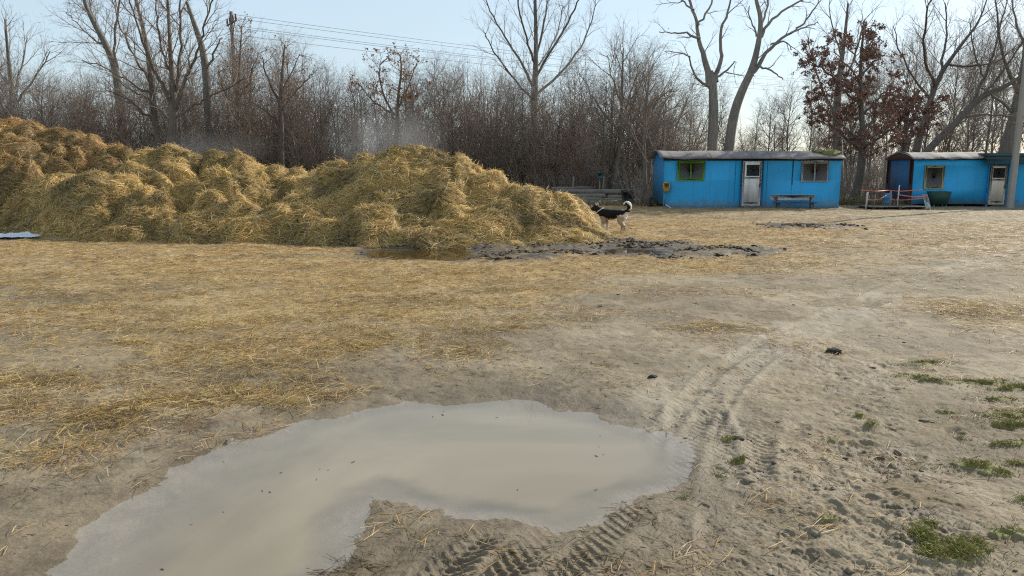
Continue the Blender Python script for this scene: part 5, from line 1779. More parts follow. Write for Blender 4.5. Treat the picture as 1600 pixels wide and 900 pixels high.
# --- first wagon
def wagon_one():
    ox = gx(1037)
    L = gx(1312) - ox
    D = 2.4
    z0, zt = 0.16, gzz(248)
    root = empty("site_wagon", (ox, YW, 0), "long blue site wagon with green window frame and peeling white door", "wagon", "blue wagons along the yard")
    holes = []
    w, h = window(root, ox, 1060, 1100, 253, 281, YW, GREEN, 0.085, [0.5], hood=True, curtain=[(0.0, 0.40), (0.56, 0.70)])
    w["label"] = "green framed double window"
    holes.append((h[0], h[1], h[2], h[3]))
    w, h = window(root, ox, 1254, 1294, 254, 283, YW, WHITE_OLD, 0.06, [0.5], hood=True, curtain=[(0.0, 1.0)])
    w["label"] = "white framed sliding window"
    holes.append((h[0], h[1], h[2], h[3]))
    hd = door(root, ox, 1161, 1191, 252, 322, YW, DOOR_W, BLUE_D, (1167, 1187.5, 257.5, 275))
    holes.append(hd)
    b = MB(); wall_panel(b, 0, L, z0, zt, 0, 0.06, holes)
    b.build("front_wall", BLUE, root)
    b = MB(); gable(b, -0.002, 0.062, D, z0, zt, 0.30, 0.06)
    b.build("end_wall", BLUE_D, root)  # the end wall's shade is put into its colour as darker blue
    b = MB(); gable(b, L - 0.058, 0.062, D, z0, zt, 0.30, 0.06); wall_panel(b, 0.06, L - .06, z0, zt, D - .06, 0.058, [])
    b.build("rear_wall", BLUE_D, root)
    b = MB(); b.box((.06, .06, z0), (L - .06, D - .06, z0 + .05), .005)
    b.build("interior_floor", BLACK, root)
    r = MB(); arch_roof(r, -0.22, L + 0.12, -0.16, D + .16, zt + 0.035, 0.31, 0.035, 3)
    ro = r.build("roof", FELT, root)
    f = MB(); f.box((-.05, -.07, zt - .075), (L + .04, -.004, zt + .03), .006); f.build("fascia", FASCIA, ro)
    # felt seams and a moss cushion
    s = MB()
    for k in range(9):
        xx = .3 + k * L / 9
        pts = []
        for t in np.linspace(-1, 1, 13):
            pts.append((xx + .02 * math.sin(k + t * 3), -.14 + (D + .28) * (t + 1) / 2, zt + .045 + .34 * (1 - t * t)))
        s.tube(pts, .005, 4)
    s.build("roof_seam", FASCIA, ro)
    V0, F0 = ico(4)
    mz = []
    for cx, cy, sx, sy, sz in [(at(1299, 240, YW + .3)[0] - ox, .45, .42, .34, .09), (at(1285, 240, YW + .3)[0] - ox, .65, .25, .3, .06), (at(1305, 240, YW)[0] - ox, .25, .2, .22, .07)]:
        P = V0 * (1 + .25 * fbm(V0[:, 0] * 4 + cx, V0[:, 1] * 4 + V0[:, 2] * 3, 3, 5))[:, None] * np.array([sx, sy, sz])
        yy = cy + P[:, 1]
        t = (yy + .14) / (D + .28) * 2 - 1
        P = np.stack([P[:, 0] + cx, yy, P[:, 2] + zt + .035 + .34 * (1 - t * t)], 1)
        mz.append(P)
    m = MB()
    for P in mz:
        m.add(P, F0)
    m.build("moss", MOSS_M, ro, True)
    c = MB()
    for yy in (.35, D - .45):
        c.box((.1, yy, .02), (L - .1, yy + .1, z0), .01)
    for xx in (.5, L / 2, L - .6):
        c.box((xx, .12, -.05), (xx + .35, D - .12, .10), .01)
    c.build("chassis", FASCIA, root)
    # drawn joints of the wall sheets, rain mark
    for xp in (1148, 1197, 1236):
        xx = gx(xp) - ox
        j = MB(); j.box((xx - .008, -.007, z0 + .01), (xx + .008, -.002, zt - .04), .002)
        j.build("wall_batten", BLUE, root)
    j = MB(); xx = gx(1236) - ox
    j.box((xx + .0125, -.010, zt - 1.05), (xx + .045, -.002, zt - .05), .003)
    j.build("green_pipe", worn_mat("mossy_pipe", (0.06, 0.16, 0.10), (0.03, 0.12, 0.25), 4, .9, .7), root)
    g = MB(); xb = gx(1040) - ox
    g.box((xb - .13, -.17, gzz(299)), (xb + .13, -.004, gzz(285)), .03)
    bx = g.build("meter_box", YELLOW, root)
    MB().tube([(xb - .05, -.06, gzz(299)), (xb - .05, -.06, .1)], .018, 6).build("pipe", METAL, bx)
    g = MB(); g.tube([(gx(1040) - ox, -.05, .16), (gx(1046) - ox, -.35, .04)], .03, 6)
    g.build("prop", WHITE_OLD, root)
    st = MB()
    xd0, xd1 = gx(1159) - ox, gx(1193) - ox
    st.box((xd0, -.42, .04), (xd1, -.03, .10), .01); st.box((xd0 + .03, -.36, .0), (xd0 + .12, -.08, .04), .005); st.box((xd1 - .12, -.36, .0), (xd1 - .03, -.08, .04), .005)
    st.build("step", GREY_WOOD, root)


wagon_one()

# --- bench on the wagon wall
def bench():
    x0, x1 = at(1206, 310, 30.7)[0], at(1275, 310, 30.7)[0]
    L = x1 - x0
    zb = gzz(310, 30.7); zs = gzz(317, 30.4)
    o = empty("plank_bench", (x0, 30.55, 0), "low bench with grey plank back standing against the blue wagon", "bench")
    MB().box((0, .28, zb - .08), (L, .32, zb + .14), .01).build("backrest", BENCHW, o)
    MB().box((.08, -.12, zs - .02), (L - .03, .2, zs + .03), .01).build("seat", BLUE_D, o)
    for xx in (.2, L - .22):
        leg = MB(); leg.box((xx, -.08, -.02), (xx + .06, -.02, zs - .022), .006); leg.build("leg", GREY_WOOD, o)
        leg = MB(); leg.box((xx, .22, -.02), (xx + .06, .275, zb + .06), .006); leg.build("leg", GREY_WOOD, o)
        br = MB(); br.box((xx + .01, -.02, zs - .07), (xx + .05, .22, zs - .024), .004); br.build("brace", GREY_WOOD, o)


bench()


# --- second wagon with the arched rusty end
YW2 = 32.6
def wagon_two():
    ox = at(1425, 300, YW2)[0]
    L = at(1541, 300, YW2)[0] - ox
    D = 2.3
    z0, zt = .12, gzz(248, YW2)
    root = empty("site_wagon", (ox, YW2, 0), "blue wagon with arched rusty end and tall cream framed window", "wagon", "blue wagons along the yard")
    w, h = window(root, ox, 1447, 1475, 260, 294, YW2, CREAM, 0.10, [], curtain=[(0, 1)])
    b = MB(); wall_panel(b, 0, L, z0, zt, 0, .06, [h]); b.build("front_wall", BLUE, root)
    b = MB(); gable(b, -.002, .062, D, z0, zt, .0, .06); b.build("end_wall", BLUE_R, root)
    b = MB(); gable(b, -.05, -.03, D + .05, zt - .03, zt, .33, .045); b.build("end_fascia", RUST, root)
    for ya, yb in ((0, .30), (D - .3, D)):
        b = MB(); b.box((-.03, ya, z0), (-.004, yb, zt - .04), .006); b.build("corner_sheet", RUST, root)
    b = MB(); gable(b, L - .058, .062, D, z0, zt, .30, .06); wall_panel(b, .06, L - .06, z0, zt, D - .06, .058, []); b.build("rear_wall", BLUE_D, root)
    b = MB(); b.box((.06, .06, z0), (L - .06, D - .06, z0 + .05), .005); b.build("interior_floor", BLACK, root)
    r = MB(); arch_roof(r, -.10, L + .05, -.12, D + .12, zt + .03, .27, .035, 8)
    ro = r.build("roof", FELT_W, root)
    f = MB(); f.box((-.04, -.06, zt - .05), (L, -.004, zt + .025), .006); f.build("fascia", FASCIA, ro)
    c = MB()
    for yy in (.35, D - .45):
        c.box((.1, yy, -.03), (L - .1, yy + .1, z0), .01)
    c.build("chassis", FASCIA, root)


def wagon_three():
    ox = at(1541.5, 300, YW2)[0]
    L = at(1690, 300, YW2)[0] - ox
    D = 2.5
    z0, zt = .06, gzz(249, YW2)
    root = empty("site_cabin", (ox, YW2 - .03, 0), "blue cabin with flat dark roof and cream door behind the utility pole", "cabin", "blue wagons along the yard")
    hd = door(root, ox, 1548, 1574, 259, 320, YW2, DOOR_C, BLUE_D, (1552, 1571, 262.5, 278))
    b = MB(); wall_panel(b, 0, L, z0, zt, 0, .06, [hd]); b.build("front_wall", BLUE, root)
    b = MB(); gable(b, .002, .062, D, z0, zt, 0, .06); gable(b, L - .06, .062, D, z0, zt, 0, .06); wall_panel(b, .064, L - .062, z0, zt, D - .06, .058, []); b.build("rear_wall", BLUE_D, root)
    b = MB(); b.box((.065, .06, z0), (L - .065, D - .06, z0 + .05), .005); b.build("interior_floor", BLACK, root)
    r = MB()
    r.box((-.35, -.28, zt + .004), (L + .2, D + .2, zt + .09), .01)
    r.box((-.30, -.20, zt + .093), (L + .2, D + .15, zt + .26), .03)
    ro = r.build("roof", TEAL, root)
    s = MB()
    for k in range(3):
        s.box((-.32, -.285 - .004 * k, zt - .055 - .075 * k), (L + .18, -.25, zt - .005 - .075 * k), .006)
    s.build("eave_slat", TEAL, ro)
    d = MB(); d.box((.2, -.45, -.02), (at(1576, 300, YW2)[0] - ox, -.02, .055), .01); d.build("step", CONCRETE, root)


wagon_two(); wagon_three()


# ------------------------------------------------------------------ utility pole beside the cabin
def pole():
    g = gnd(1580, 322)
    Y = 31.4
    b = at(1578, 322, Y)
    o = empty("utility_pole", (b[0], Y, 0), "tall concrete utility pole in front of the blue cabin", "pole")
    m = MB()
    K = 8
    zs = np.linspace(-.2, 9.0, K)
    for i in range(K - 1):
        pass
    V = []
    for z in zs:
        k = 1 - .42 * (z + .2) / 9.2
        hx, hy = .115 * k, .10 * k
        for a in range(8):
            sx = [1, 1, .8, -.8, -1, -1, -.8, .8][a]; sy = [-.8, .8, 1, 1, .8, -.8, -1, -1][a]
            V.append((sx * hx + .012 * z, sy * hy, z))
    Q = []
    for i in range(K - 1):
        for a in range(8):
            Q.append([i * 8 + a, i * 8 + (a + 1) % 8, i * 8 + 8 + (a + 1) % 8, i * 8 + 8 + a])
    V.append((.012 * 9, 0, 9.0)); n = len(V) - 1
    m.add(np.array(V), np.array(Q))
    T = [[(K - 1) * 8 + a, (K - 1) * 8 + (a + 1) % 8, n] for a in range(8)]
    m.F[3].append(np.array(T))
    m.build("shaft", CONCRETE, o)
    a = MB(); a.box((-.55, -.14, 8.3), (.8, -.07, 8.42), .01); a.build("cross_arm", METAL, o)
    for xx in (-.45, .12, .68):
        i = MB(); i.tube([(xx, -.1, 8.42), (xx, -.1, 8.5), (xx, -.1, 8.56), (xx, -.1, 8.62)], [.03, .055, .04, .055], 8); i.build("insulator", WHITE_OLD, o)


pole()


# ------------------------------------------------------------------ power line across the sky
def power_line():
    A = at(362, 40, 50.0); B = A + np.array([4 * 14.5, 4 * 9.85, 0])
    topz = at(362, 18, 50.0)[2]
    def pylon(P, lab):
        o = empty("power_pole", (P[0], P[1], 0), lab, "power pole", "power poles above the wood")
        m = MB(); m.tube([(0, 0, -.3), (0, 0, 4), (0, 0, 8), (0, 0, topz)], [.17, .15, .13, .10], 8); m.build("shaft", M_BARK_DARK, o)
        m = MB(); d = np.array([.56, -.82, 0])
        m.tube([-d * 1.1 + [0, 0, topz - .7], d * 1.1 + [0, 0, topz - .7]], .055, 6); m.build("cross_arm", RUST, o)
        m = MB(); m.tube([-d * .8 + [0, 0, topz - .7], [0, 0, topz - 1.6]], .03, 5); m.tube([d * .8 + [0, 0, topz - .7], [0, 0, topz - 1.6]], .03, 5); m.build("brace", RUST, o)
        for s in (-1.0, -.35, .4, 1.0):
            m = MB(); q = d * s; m.tube([q + [0, 0, topz - .65], q + [0, 0, topz - .5], q + [0, 0, topz - .38], q + [0, 0, topz - .3]], [.04, .07, .045, .06], 7); m.build("insulator", RUST, o)
    pylon(A, "dark wooden power pole with a rusty cross arm rising from the wood")
    pylon(B, "distant power pole hidden among the trees behind the brown leaved tree")
    names = ["topmost", "second highest", "middle", "second lowest", "lowest"]
    d = np.array([.56, -.82, 0])
    for k, (s, dz) in enumerate([(-1.0, -.28), (-.35, -.28), (.4, -.28 - .5), (1.0, -.28 - .5), (.1, -1.9)]):
        py = [20, 29, 44, 50, 57][k]
        zA = at(395, py, 50.6)[2]
        p = []
        for t in np.linspace(0, 1, 24):
            q = A * (1 - t) + B * t + d * s
            p.append((q[0], q[1], zA - 1.1 * 4 * t * (1 - t) * .5))
        m = MB(); m.tube(p, .011, 4)
        tag(m.build("power_line", METAL), "%s thin wire crossing the sky from the wooden power pole" % names[k], "wire", "power lines in the sky")


power_line()


# ------------------------------------------------------------------ yard clutter
def log_pile():
    rng = random.Random(9)
    specs = [(868, 1000, 300, 36.5, .13, "long grey log lying topmost on the pile behind the dog"),
             (880, 945, 306, 36.2, .12, "short grey log in the middle of the pile behind the heap end"),
             (950, 1005, 308, 36.0, .11, "pale log end lying left of the dark bin"),
             (890, 1000, 312.5, 35.5, .13, "long dark log on the ground in front of the pile"),
             (905, 965, 317, 35.0, .10, "thin pale log lying lowest beside the dog's back"),
             (862, 930, 295, 37.5, .10, "slanting thin pole lying over the back of the log pile"),
             (985, 1024, 317, 34.6, .09, "short log lying beside the bucket")]
    for i, (a, b, py, Y, r, lab) in enumerate(specs):
        p0 = at(a, py, Y); p1 = at(b, py + rng.uniform(-1, 1), Y + rng.uniform(-.6, .6))
        K = 7
        t = np.linspace(0, 1, K)[:, None]
        P = p0 * (1 - t) + p1 * t
        P[:, 2] += np.array([rng.gauss(0, .012) for _ in range(K)]); P[:, 1] += np.array([rng.gauss(0, .03) for _ in range(K)])
        P[:, 2] = np.maximum(P[:, 2], r * .8)
        m = MB(); m.tube(P, [r * rng.uniform(.85, 1.1) for _ in range(K)], 10)
        tag(m.build("log", LOGM, None, True), lab, "log", "logs stacked at the foot of the wood")
    # two bearers under the stack
    for i, (x, lab) in enumerate([(893, "upright stake holding the log pile beside the straw heap"), (940, "leaning stake at the middle of the log pile")]):
        p = at(x, 316, 36.8)
        m = MB(); m.tube([(p[0], 36.8, -.1), (p[0] + .05, 36.75, .6), (p[0] + .08, 36.7, 1.25)], [.05, .045, .04], 7)
        tag(m.build("stake", LOGM, None, True), lab, "stake")


log_pile()


def bin_and_bucket():
    p = at(981, 318, 34.5)
    o = empty("storage_bin", (p[0], 34.5, 0), "dark blue plastic bin with a black lid beside the logs", "bin")
    w = at(991, 300, 34.5)[0] - at(973, 300, 34.5)[0]
    h = at(981, 299, 34.5)[2]
    V = []
    for z, k in ((0.0, .82), (.08, .84), (h - .05, 1.0), (h - .05, 1.06), (h, 1.06)):
        for sx, sy in ((-1, -1), (1, -1), (1, 1), (-1, 1)):
            V.append((sx * w / 2 * k, sy * .28 * k, z))
    Q = [[a * 4 + b, a * 4 + (b + 1) % 4, a * 4 + 4 + (b + 1) % 4, a * 4 + 4 + b] for a in range(4) for b in range(4)] + [[3, 2, 1, 0]]
    m = MB(); m.add(np.array(V), np.array(Q)); m.build("bin_body", DKBOX, o)
    m = MB(); m.box((-w / 2 * 1.1, -.32, h + .003), (w / 2 * 1.1, .32, h + .05), .015); m.build("lid", BLACK, o)
    p = at(1013, 320, 32.6)
    o = empty("bucket", (p[0], 32.6, 0), "grey metal bucket standing by the end of the blue wagon", "bucket")
    h = .42; n = 16
    V = []
    prof_ = [(0.0, .001), (0.0, .12), (h, .17), (h + .012, .178), (h + .012, .165), (h - .01, .16), (.02, .115), (.02, .001)]
    for z, r in prof_:
        for a in range(n):
            V.append((r * math.cos(6.2832 * a / n), r * math.sin(6.2832 * a / n), z))
    Q = [[k * n + a, k * n + (a + 1) % n, (k + 1) * n + (a + 1) % n, (k + 1) * n + a] for k in range(len(prof_) - 1) for a in range(n)]
    m = MB(); m.add(np.array(V), np.array(Q)); m.build("bucket_body", METAL, o, True)
    m = MB(); m.tube([(-.17, 0, h), (-.15, -.05, h - .12), (0, -.17, h - .2), (.15, -.05, h - .12), (.17, 0, h)], .007, 5); m.build("handle", METAL, o)
    # turquoise box on a post
    p = at(937, 274, 37.0)
    o = empty("nest_box", (p[0], 37.0, 0), "small turquoise box on a thin post at the foot of the wood", "nest box")
    m = MB(); m.tube([(0, .06, -.1), (.02, .06, .7), (0, .06, p[2] + .15)], .03, 7); m.build("post", GREY_WOOD, o)
    m = MB(); m.box((-.13, -.15, p[2] - .14), (.13, .03, p[2] + .12), .01); m.box((-.16, -.19, p[2] + .123), (.16, .05, p[2] + .15), .006); m.build("box", TURQ, o)
    # pale pickets behind the bin
    o = empty("picket_fence", (at(966, 310, 38)[0], 38.0, 0), "broken pale picket fence showing behind the dark bin", "fence")
    rng = random.Random(4)
    x0 = at(945, 300, 38)[0] - at(966, 310, 38)[0]; x1 = at(1012, 300, 38)[0] - at(966, 310, 38)[0]
    xx = x0
    while xx < x1:
        h = at(966, 295 + rng.uniform(-3, 6), 38)[2]
        if rng.random() < .75:
            m = MB(); t = rng.gauss(0, .05)
            m.add(np.array([(xx - .035 , 0, -.05), (xx + .035, 0, -.05), (xx + .035 + t, 0, h - .05), (xx + t, 0, h), (xx - .035 + t, 0, h - .05), (xx - .035, .02, -.05), (xx + .035, .02, -.05), (xx + .035 + t, .02, h - .05), (xx + t, .02, h), (xx - .035 + t, .02, h - .05)]),
                  np.array([[0, 1, 2, 4], [5, 9, 7, 6], [0, 5, 6, 1], [1, 6, 7, 2], [4, 9, 5, 0], [2, 7, 8, 3], [3, 8, 9, 4]]))
            m.add(np.array([(xx + .035 + t, 0, h - .05), (xx + t, 0, h), (xx - .035 + t, 0, h - .05), (xx + .035 + t, .02, h - .05), (xx + t, .02, h), (xx - .035 + t, .02, h - .05)]), np.array([[0, 1, 2], [5, 4, 3]]))
            m.build("picket", WHITE_OLD, o)
        xx += rng.uniform(.12, .3)
    m = MB(); m.box((x0 - .05, .022, .35), (x1 + .05, .05, .42), .005); m.build("rail", GREY_WOOD, o)


bin_and_bucket()


def barrier():
    Yb = 30.5
    P = [(1353, 300, 324, .035, WHITE_OLD, "pale thick post at the near end of the orange tape"),
         (1390, 297, 322, .03, GREY_WOOD, "grey short post holding the loop of orange tape"),
         (1402, 289, 322, .022, WHITE_OLD, "thin tall pinkish white post in the tape barrier"),
         (1366, 303, 322, .022, GREY_WOOD, "dark thin post in the middle of the tape barrier")]
    tops = []
    for i, (px, pt, pb, r, mat, lab) in enumerate(P):
        Y = Yb + [0, .5, .2, .9][i]
        b = at(px, pb, Y); h = at(px, pt, Y)[2]
        m = MB(); m.tube([(b[0], Y, -.1), (b[0] + .01, Y, h * .5), (b[0] + .02, Y, h)], [r, r, r * .92], 7)
        tag(m.build("barrier_post", mat, None, True), lab, "post", "posts of the tape barrier")
        tops.append((b[0], Y, h))

    def ribbon(name, pts, w, lab):
        pts = np.array(smooth_line(pts, 2)); K = len(pts)
        V = []
        for k in range(K):
            tw = math.sin(k * .7) * .5
            for s, off in ((-1, 0), (1, 0), (1, .004), (-1, .004)):
                V.append((pts[k][0], pts[k][1] + off + s * w * .4 * math.sin(tw), pts[k][2] + s * w * .5 * math.cos(tw)))
        Q = []
        for k in range(K - 1):
            for a in range(4):
                Q.append([k * 4 + a, k * 4 + (a + 1) % 4, k * 4 + 4 + (a + 1) % 4, k * 4 + 4 + a])
        m = MB(); m.add(np.array(V), np.array(Q))
        tag(m.build(name, TAPE), lab, "tape", "orange tape of the barrier")
    A = lambda px, py, Y=Yb: tuple(at(px, py, Y))
    ribbon("barrier_tape", [A(1346, 298), A(1354, 297), A(1370, 299.5), A(1390, 297, Yb + .5), A(1402, 299, Yb + .2), A(1422, 298), A(1442, 296.5)], .035, "upper orange tape strung level past the rusty wagon end")
    ribbon("barrier_tape", [A(1402, 304, Yb + .2), A(1415, 306), A(1430, 308), A(1450, 306.5)], .045, "lower bright orange tape tied to the leaning board")
    ribbon("barrier_tape", [A(1354, 312), A(1368, 313), A(1380, 309), A(1389, 303, Yb + .45), A(1392, 297, Yb + .45), A(1390, 305, Yb + .42), A(1396, 314, Yb + .3), A(1402, 312, Yb + .2)], .035, "looped slack orange tape hanging between the short posts")
    ribbon("barrier_tape", [A(1390, 312, Yb + .42), A(1410, 313), A(1432, 311), A(1446, 309)], .03, "lowest orange tape running just above the plank platform")
    # leaning board
    b0 = at(1451, 326, 30.2); b1 = at(1445, 304, 30.6)
    d = b1 - b0; L = np.linalg.norm(d)
    up = d / L; sx = np.cross(up, [0, 1, 0.2]); sx /= np.linalg.norm(sx); ny = np.cross(up, sx)
    m = MB(); m.box((-.10, -.012, 0), (.10, .012, L), .006)
    V = np.concatenate(m.V)
    m.V = [b0 + V[:, :1] * sx + V[:, 1:2] * ny + V[:, 2:] * up]
    tag(m.build("leaning_board", PALE_BLUE), "narrow pale blue board leaning at the end of the tape barrier", "board")
    # green tub
    p = at(1464, 318, 32.0)
    o = empty("green_trough", (p[0], 31.9, 0), "dark green trough standing low under the cream framed window", "trough")
    h1 = at(1464, 299, 31.9)[2]; w = .36
    V = []
    for z, k in ((.14, .72), (h1, 1), (h1, .94), (.20, .68)):
        for sx_, sy_ in ((-1, -1), (1, -1), (1, 1), (-1, 1)):
            V.append((sx_ * w * k, sy_ * .3 * k, z))
    Q = [[a * 4 + b, a * 4 + (b + 1) % 4, a * 4 + 4 + (b + 1) % 4, a * 4 + 4 + b] for a in range(3) for b in range(4)] + [[3, 2, 1, 0], [12, 13, 14, 15]]
    m = MB(); m.add(np.array(V), np.array(Q)); m.build("trough_body", GREENBOX, o)
    for sx_ in (-1, 1):
        for sy_ in (-1, 1):
            m = MB(); m.tube([(sx_ * .24, sy_ * .14, .138), (sx_ * .26, sy_ * .15, -.03)], .022, 6); m.build("leg", METAL, o)
    # platform of planks
    p0 = at(1352, 326, 30.6); x1 = at(1446, 326, 30.6)[0]
    o = empty("plank_platform", (p0[0], 30.6, 0), "low platform of grey planks beneath the orange tape", "platform")
    L = x1 - p0[0]
    for k in range(5):
        m = MB(); m.box((.02 * (k % 2), -.35 + .27 * k, .10), (L - .03 * (k % 3), -.35 + .27 * k + .245, .14), .008); m.build("plank", GREY_WOOD, o)
    for xx in (.15, L * .5, L - .3):
        m = MB(); m.box((xx, -.33, -.02), (xx + .1, .95, .097), .008); m.build("bearer", LOGM, o)
    # blue barrel behind
    p = at(1386, 320, 31.9)
    o = empty("blue_barrel", (p[0], 31.9, 0), "narrow blue plastic barrel behind the looped orange tape", "barrel")
    n = 18; V = []
    h = at(1386, 302, 31.9)[2]
    pf = [(0, .01), (0, .15), (.05, .165), (h * .33, .165), (h * .36, .175), (h * .39, .165), (h * .66, .165), (h * .69, .175), (h * .72, .165), (h * .95, .16), (h, .14), (h, .01)]
    for z, r in pf:
        for a in range(n):
            V.append((r * math.cos(6.2832 * a / n), r * math.sin(6.2832 * a / n), z))
    Q = [[k * n + a, k * n + (a + 1) % n, (k + 1) * n + (a + 1) % n, (k + 1) * n + a] for k in range(len(pf) - 1) for a in range(n)]
    m = MB(); m.add(np.array(V), np.array(Q)); m.build("barrel_body", BLUE_D, o, True)
    tag(o, "narrow blue plastic barrel behind the looped orange tape", "barrel")


barrier()


# crumpled plastic sheet in the left puddle
def sheet():
    g = gnd(18, 371)
    n, m_ = 70, 40
    u, v = np.meshgrid(np.linspace(-1, 1, n), np.linspace(-1, 1, m_))
    x = u * .75; y = v * .45
    rr = np.sqrt(u ** 2 + v ** 2)
    z = .02 + .11 * np.abs(fbm(u * 2.4 + 3, v * 2.0, 3, 55)) * sstep(1.05, .4, rr)
    V = np.stack([x + .05 * fbm(u * 3, v * 3, 2, 56), y + .06 * fbm(u * 3 + 9, v * 3, 2, 57), z], -1).reshape(-1, 3)
    i = np.arange(m_ - 1)[:, None] * n; j = np.arange(n - 1)[None]
    Q = np.stack([i + j, i + j + 1, i + n + j + 1, i + n + j], -1).reshape(-1, 4)
    k = (rr + .25 * fbm(u * 2.2, v * 2.2, 2, 58)).ravel()
    Q = Q[(k[Q] < .95).all(1)]
    mat, nt, b = new_mat("white_plastic_film")
    b.inputs["Base Color"].default_value = (.62, .65, .68, 1); b.inputs["Roughness"].default_value = .3
    o = np_mesh("plastic_sheet", V, [Q], mat, None, True)
    o.location = (g[0], g[1], .012)
    tag(o, "crumpled white plastic sheet lying in the puddle by the straw", "plastic sheet")


sheet()


# ------------------------------------------------------------------ the dog
def build_dog():
    import bmesh
    g = gnd(957, 366)
    gx_, gy_ = g[0], g[1]
    J = {}
    E = []
    def j(n, p, r): J[n] = (p, r)
    j('pelvis', (.24, 0, .475), .135); j('loin', (.11, 0, .465), .125); j('back', (-.04, 0, .445), .150); j('chest', (-.18, 0, .445), .158); j('shoulder', (-.28, 0, .49), .135)
    j('neck', (-.365, 0, .545), .098); j('nape', (-.425, 0, .590), .085); j('skull', (-.470, 0, .615), .082); j('brow', (-.515, 0, .600), .064); j('muzzle', (-.578, 0, .562), .042); j('nose', (-.625, 0, .545), .030)
    j('rump', (.32, 0, .50), .095); j('t1', (.375, 0, .545), .045); j('t2', (.42, 0, .59), .055); j('t3', (.44, 0, .66), .068); j('t4', (.41, 0, .735), .072); j('t5', (.345, 0, .76), .066); j('t6', (.295, 0, .725), .048); j('t7', (.285, 0, .675), .02)
    ch = ['pelvis', 'loin', 'back', 'chest', 'shoulder', 'neck', 'nape', 'skull', 'brow', 'muzzle', 'nose']
    E += list(zip(ch[:-1], ch[1:]))
    tl = ['pelvis', 'rump', 't1', 't2', 't3', 't4', 't5', 't6', 't7']
    E += list(zip(tl[:-1], tl[1:]))
    for s, sx in (('l', -1), ('r', 1)):
        y = .085 * sx
        fx = -.02 if sx < 0 else .06
        j('sh' + s, (-.24, y * .75, .39), .092); j('el' + s, (-.205 + fx * .3, y, .29), .058); j('wr' + s, (-.23 + fx, y, .15), .034); j('fp' + s, (-.235 + fx, y, .05), .029); j('ft' + s, (-.27 + fx, y, .022), .030)
        E += [('chest', 'sh' + s), ('sh' + s, 'el' + s), ('el' + s, 'wr' + s), ('wr' + s, 'fp' + s), ('fp' + s, 'ft' + s)]
        hx = .03 if sx < 0 else -.09
        j('hp' + s, (.25, y * .75, .39), .118); j('kn' + s, (.19 + hx * .5, y * 1.1, .29), .078); j('hk' + s, (.32 + hx, y, .175), .036); j('hq' + s, (.305 + hx, y, .06), .029); j('hf' + s, (.265 + hx, y, .022), .031)
        E += [('pelvis', 'hp' + s), ('hp' + s, 'kn' + s), ('kn' + s, 'hk' + s), ('hk' + s, 'hq' + s), ('hq' + s, 'hf' + s)]
        j('ea' + s, (-.450, .048 * sx, .672), .034); j('eb' + s, (-.443, .058 * sx, .720), .024); j('ec' + s, (-.443, .062 * sx, .758), .008)
        E += [('skull', 'ea' + s), ('ea' + s, 'eb' + s), ('eb' + s, 'ec' + s)]
    names = list(J); idx = {n: i for i, n in enumerate(names)}
    me = bpy.data.meshes.new("dog_skeleton")
    me.from_pydata([J[n][0] for n in names], [(idx[a], idx[b]) for a, b in E], [])
    o = bpy.data.objects.new("dog_tmp", me); COL.objects.link(o)
    sk = o.modifiers.new("skin", 'SKIN'); sk.use_smooth_shade = True
    su = o.modifiers.new("sub", 'SUBSURF'); su.levels = 3; su.render_levels = 3
    for i, n in enumerate(names):
        sv = me.skin_vertices[0].data[i]
        sv.radius = (J[n][1], J[n][1]); sv.use_root = (n == 'pelvis')
    dg = bpy.context.evaluated_depsgraph_get()
    ev = o.evaluated_get(dg)
    tm = bpy.data.meshes.new_from_object(ev)
    V = np.empty(len(tm.vertices) * 3, np.float32); tm.vertices.foreach_get("co", V); V = V.reshape(-1, 3)
    F4 = [list(p.vertices) for p in tm.polygons]
    bpy.data.objects.remove(o)
    # shaggy coat: small noise along the normals
    nrm = np.empty(len(V) * 3, np.float32); tm.vertices.foreach_get("normal", nrm); nrm = nrm.reshape(-1, 3)
    sh = .010 * fbm(V[:, 0] * 30 + V[:, 1] * 17, V[:, 2] * 34 + V[:, 1] * 11, 3, 5)
    V = V + nrm * sh[:, None]
    x, y, z = V.T
    C = np.zeros((len(V), 3))
    cream = np.array([.60, .47, .33]); tan = np.array([.30, .20, .135]); black = np.array([.012, .011, .011]); white = np.array([.66, .62, .55])
    nz = .035 * fbm(x * 14, z * 14, 2, 6)
    C[:] = cream
    leg = z < .30
    C = np.where((z < .42)[:, None] & ((x < -.15) | (x > .15))[:, None], np.array([.40, .31, .21]), C)
    saddle = (z + nz > np.interp(x, [-.40, -.30, -.2, -.05, .06, .16, .24, .33, .42], [.47, .41, .40, .345, .35, .43, .475, .50, .52]))
    C = np.where(saddle[:, None], black, C)
    C = np.where(((z < .22) & (x < .0))[:, None], white, C)
    C = np.where(((z < .07))[:, None], white, C)
    head = x < -.385
    C = np.where((head & (z > .50))[:, None], black * 1.5, C)
    C = np.where((head & (z + .3 * (x + .5) < .545) & (x < -.45))[:, None], tan, C)
    C = np.where(((x < -.622))[:, None], np.array([.01, .01, .01]), C)
    C = np.where(((x < -.41) & (z > .685) & (x > -.442))[:, None], white * .8, C)
    tail = (z > .575) & (x > .24)
    dc = np.hypot(x - .36, z - .655)
    C = np.where(tail[:, None], np.where((dc + nz * .8 > .098)[:, None], white, black), C)
    C = np.where(((x > .325) & (z < .5) & (z > .2))[:, None], white, C)  # sun's rim light painted white down the hind edge
    qs = [f for f in F4 if len(f) == 4]; ts = [f for f in F4 if len(f) == 3]
    root = empty("dog", (gx_, gy_, gz(gx_, gy_) - .012), "black and white dog with curled tail standing beside the straw heap", "dog", None, R(-27))
    np_mesh("body", V, [np.array(qs)] + ([np.array(ts)] if ts else []), attr_mat("dog_coat", .85, spec=.15), root, True, C)
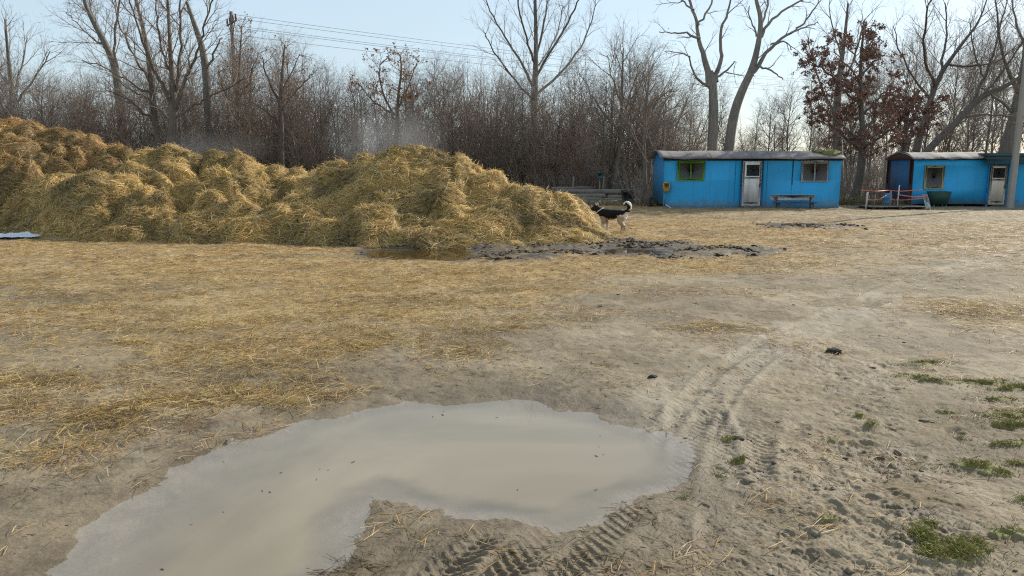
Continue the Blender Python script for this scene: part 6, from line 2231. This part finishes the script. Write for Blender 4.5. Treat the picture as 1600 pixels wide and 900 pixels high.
    # eyes
    for s in (-1, 1):
        V0, F0 = ico(2)
        m = MB(); m.add(V0 * .012 + np.array([-.530, .045 * s, .630]), F0); m.build("eye", BLACK, root, True)
    # collar
    m = MB(); n = 28
    c = np.array([-.352, 0, .535]); ax = np.array([-.62, 0, .78]); e1 = np.array([.78, 0, .62]); e2 = np.array([0, 1, 0])
    ring = [c + .120 * (e1 * math.cos(a) + e2 * math.sin(a) * .95) for a in np.linspace(0, 6.2832, n + 1)]
    m.tube(ring, .014, 6, caps=False)
    m.build("collar", WHITE_OLD, root, True)
    s = .98
    root.scale = (s, s, s)


build_dog()


# ------------------------------------------------------------------ steam rising behind the heaps
def steam(name, px0, px1, py0, py1, Y0, Y1, dens, label, seed):
    a = at(px0, py1, Y0); b = at(px1, py0, Y0)
    cx, cz = (a[0] + b[0]) / 2, (a[2] + b[2]) / 2
    hx, hz, hy = (b[0] - a[0]) / 2, (b[2] - a[2]) / 2, (Y1 - Y0) / 2
    m = MB(); m.box((-hx, -hy, -hz), (hx, hy, hz), .01)
    mat = bpy.data.materials.new("steam_" + str(seed)); mat.use_nodes = True
    nt = mat.node_tree
    for n in list(nt.nodes):
        if n.type != 'OUTPUT_MATERIAL':
            nt.nodes.remove(n)
    out = [n for n in nt.nodes if n.type == 'OUTPUT_MATERIAL'][0]
    pv = node(nt, "ShaderNodeVolumePrincipled")
    pv.inputs["Color"].default_value = (.92, .93, .95, 1); pv.inputs["Anisotropy"].default_value = 0.3
    tc = node(nt, "ShaderNodeTexCoord")
    mp = node(nt, "ShaderNodeMapping"); mp.inputs["Scale"].default_value = (1 / hx, 1 / hy, 1 / hz)
    nt.links.new(tc.outputs["Object"], mp.inputs[0])
    ln = node(nt, "ShaderNodeVectorMath"); ln.operation = 'LENGTH'; nt.links.new(mp.outputs[0], ln.inputs[0])
    fall = ramp(nt, ln.outputs["Value"], [(0.0, 1.0), (0.5, 0.42), (0.98, 0.0)])
    mp2 = node(nt, "ShaderNodeMapping"); mp2.inputs["Location"].default_value = (seed, 0, 0); mp2.inputs["Rotation"].default_value = (0, .5, 0); mp2.inputs["Scale"].default_value = (1.5, .9, .75)
    nt.links.new(tc.outputs["Object"], mp2.inputs[0])
    nz = ramp(nt, noise(nt, 0.55, 2, .5, mp2.outputs[0], 0.8), [(0.30, 0), (0.75, 1)])
    d = mathn(nt, 'MULTIPLY', mathn(nt, 'MULTIPLY', fall, nz), dens)
    nt.links.new(d, pv.inputs["Density"])
    nt.links.new(pv.outputs[0], out.inputs["Volume"])
    o = m.build(name, mat)
    o.location = (cx, (Y0 + Y1) / 2, cz)
    o["kind"] = "stuff"; o["label"] = label
    return o


steam("steam", 470, 700, 150, 280, 22.8, 26.5, 0.33, "pale steam drifting up behind the tall straw heap", 1)
steam("steam", 190, 430, 195, 270, 25.2, 28.0, 0.12, "thin steam behind the middle straw heap", 7)


cy = scene.cycles if hasattr(scene, "cycles") else None
if cy:
    cy.volume_step_rate = 1.0
    cy.max_bounces = 6
    cy.transparent_max_bounces = 8
    cy.use_denoising = False
    cy.use_adaptive_sampling = False
    cy.volume_bounces = 0
    cy.pixel_filter_type = 'BLACKMAN_HARRIS'
    cy.filter_width = 1.15
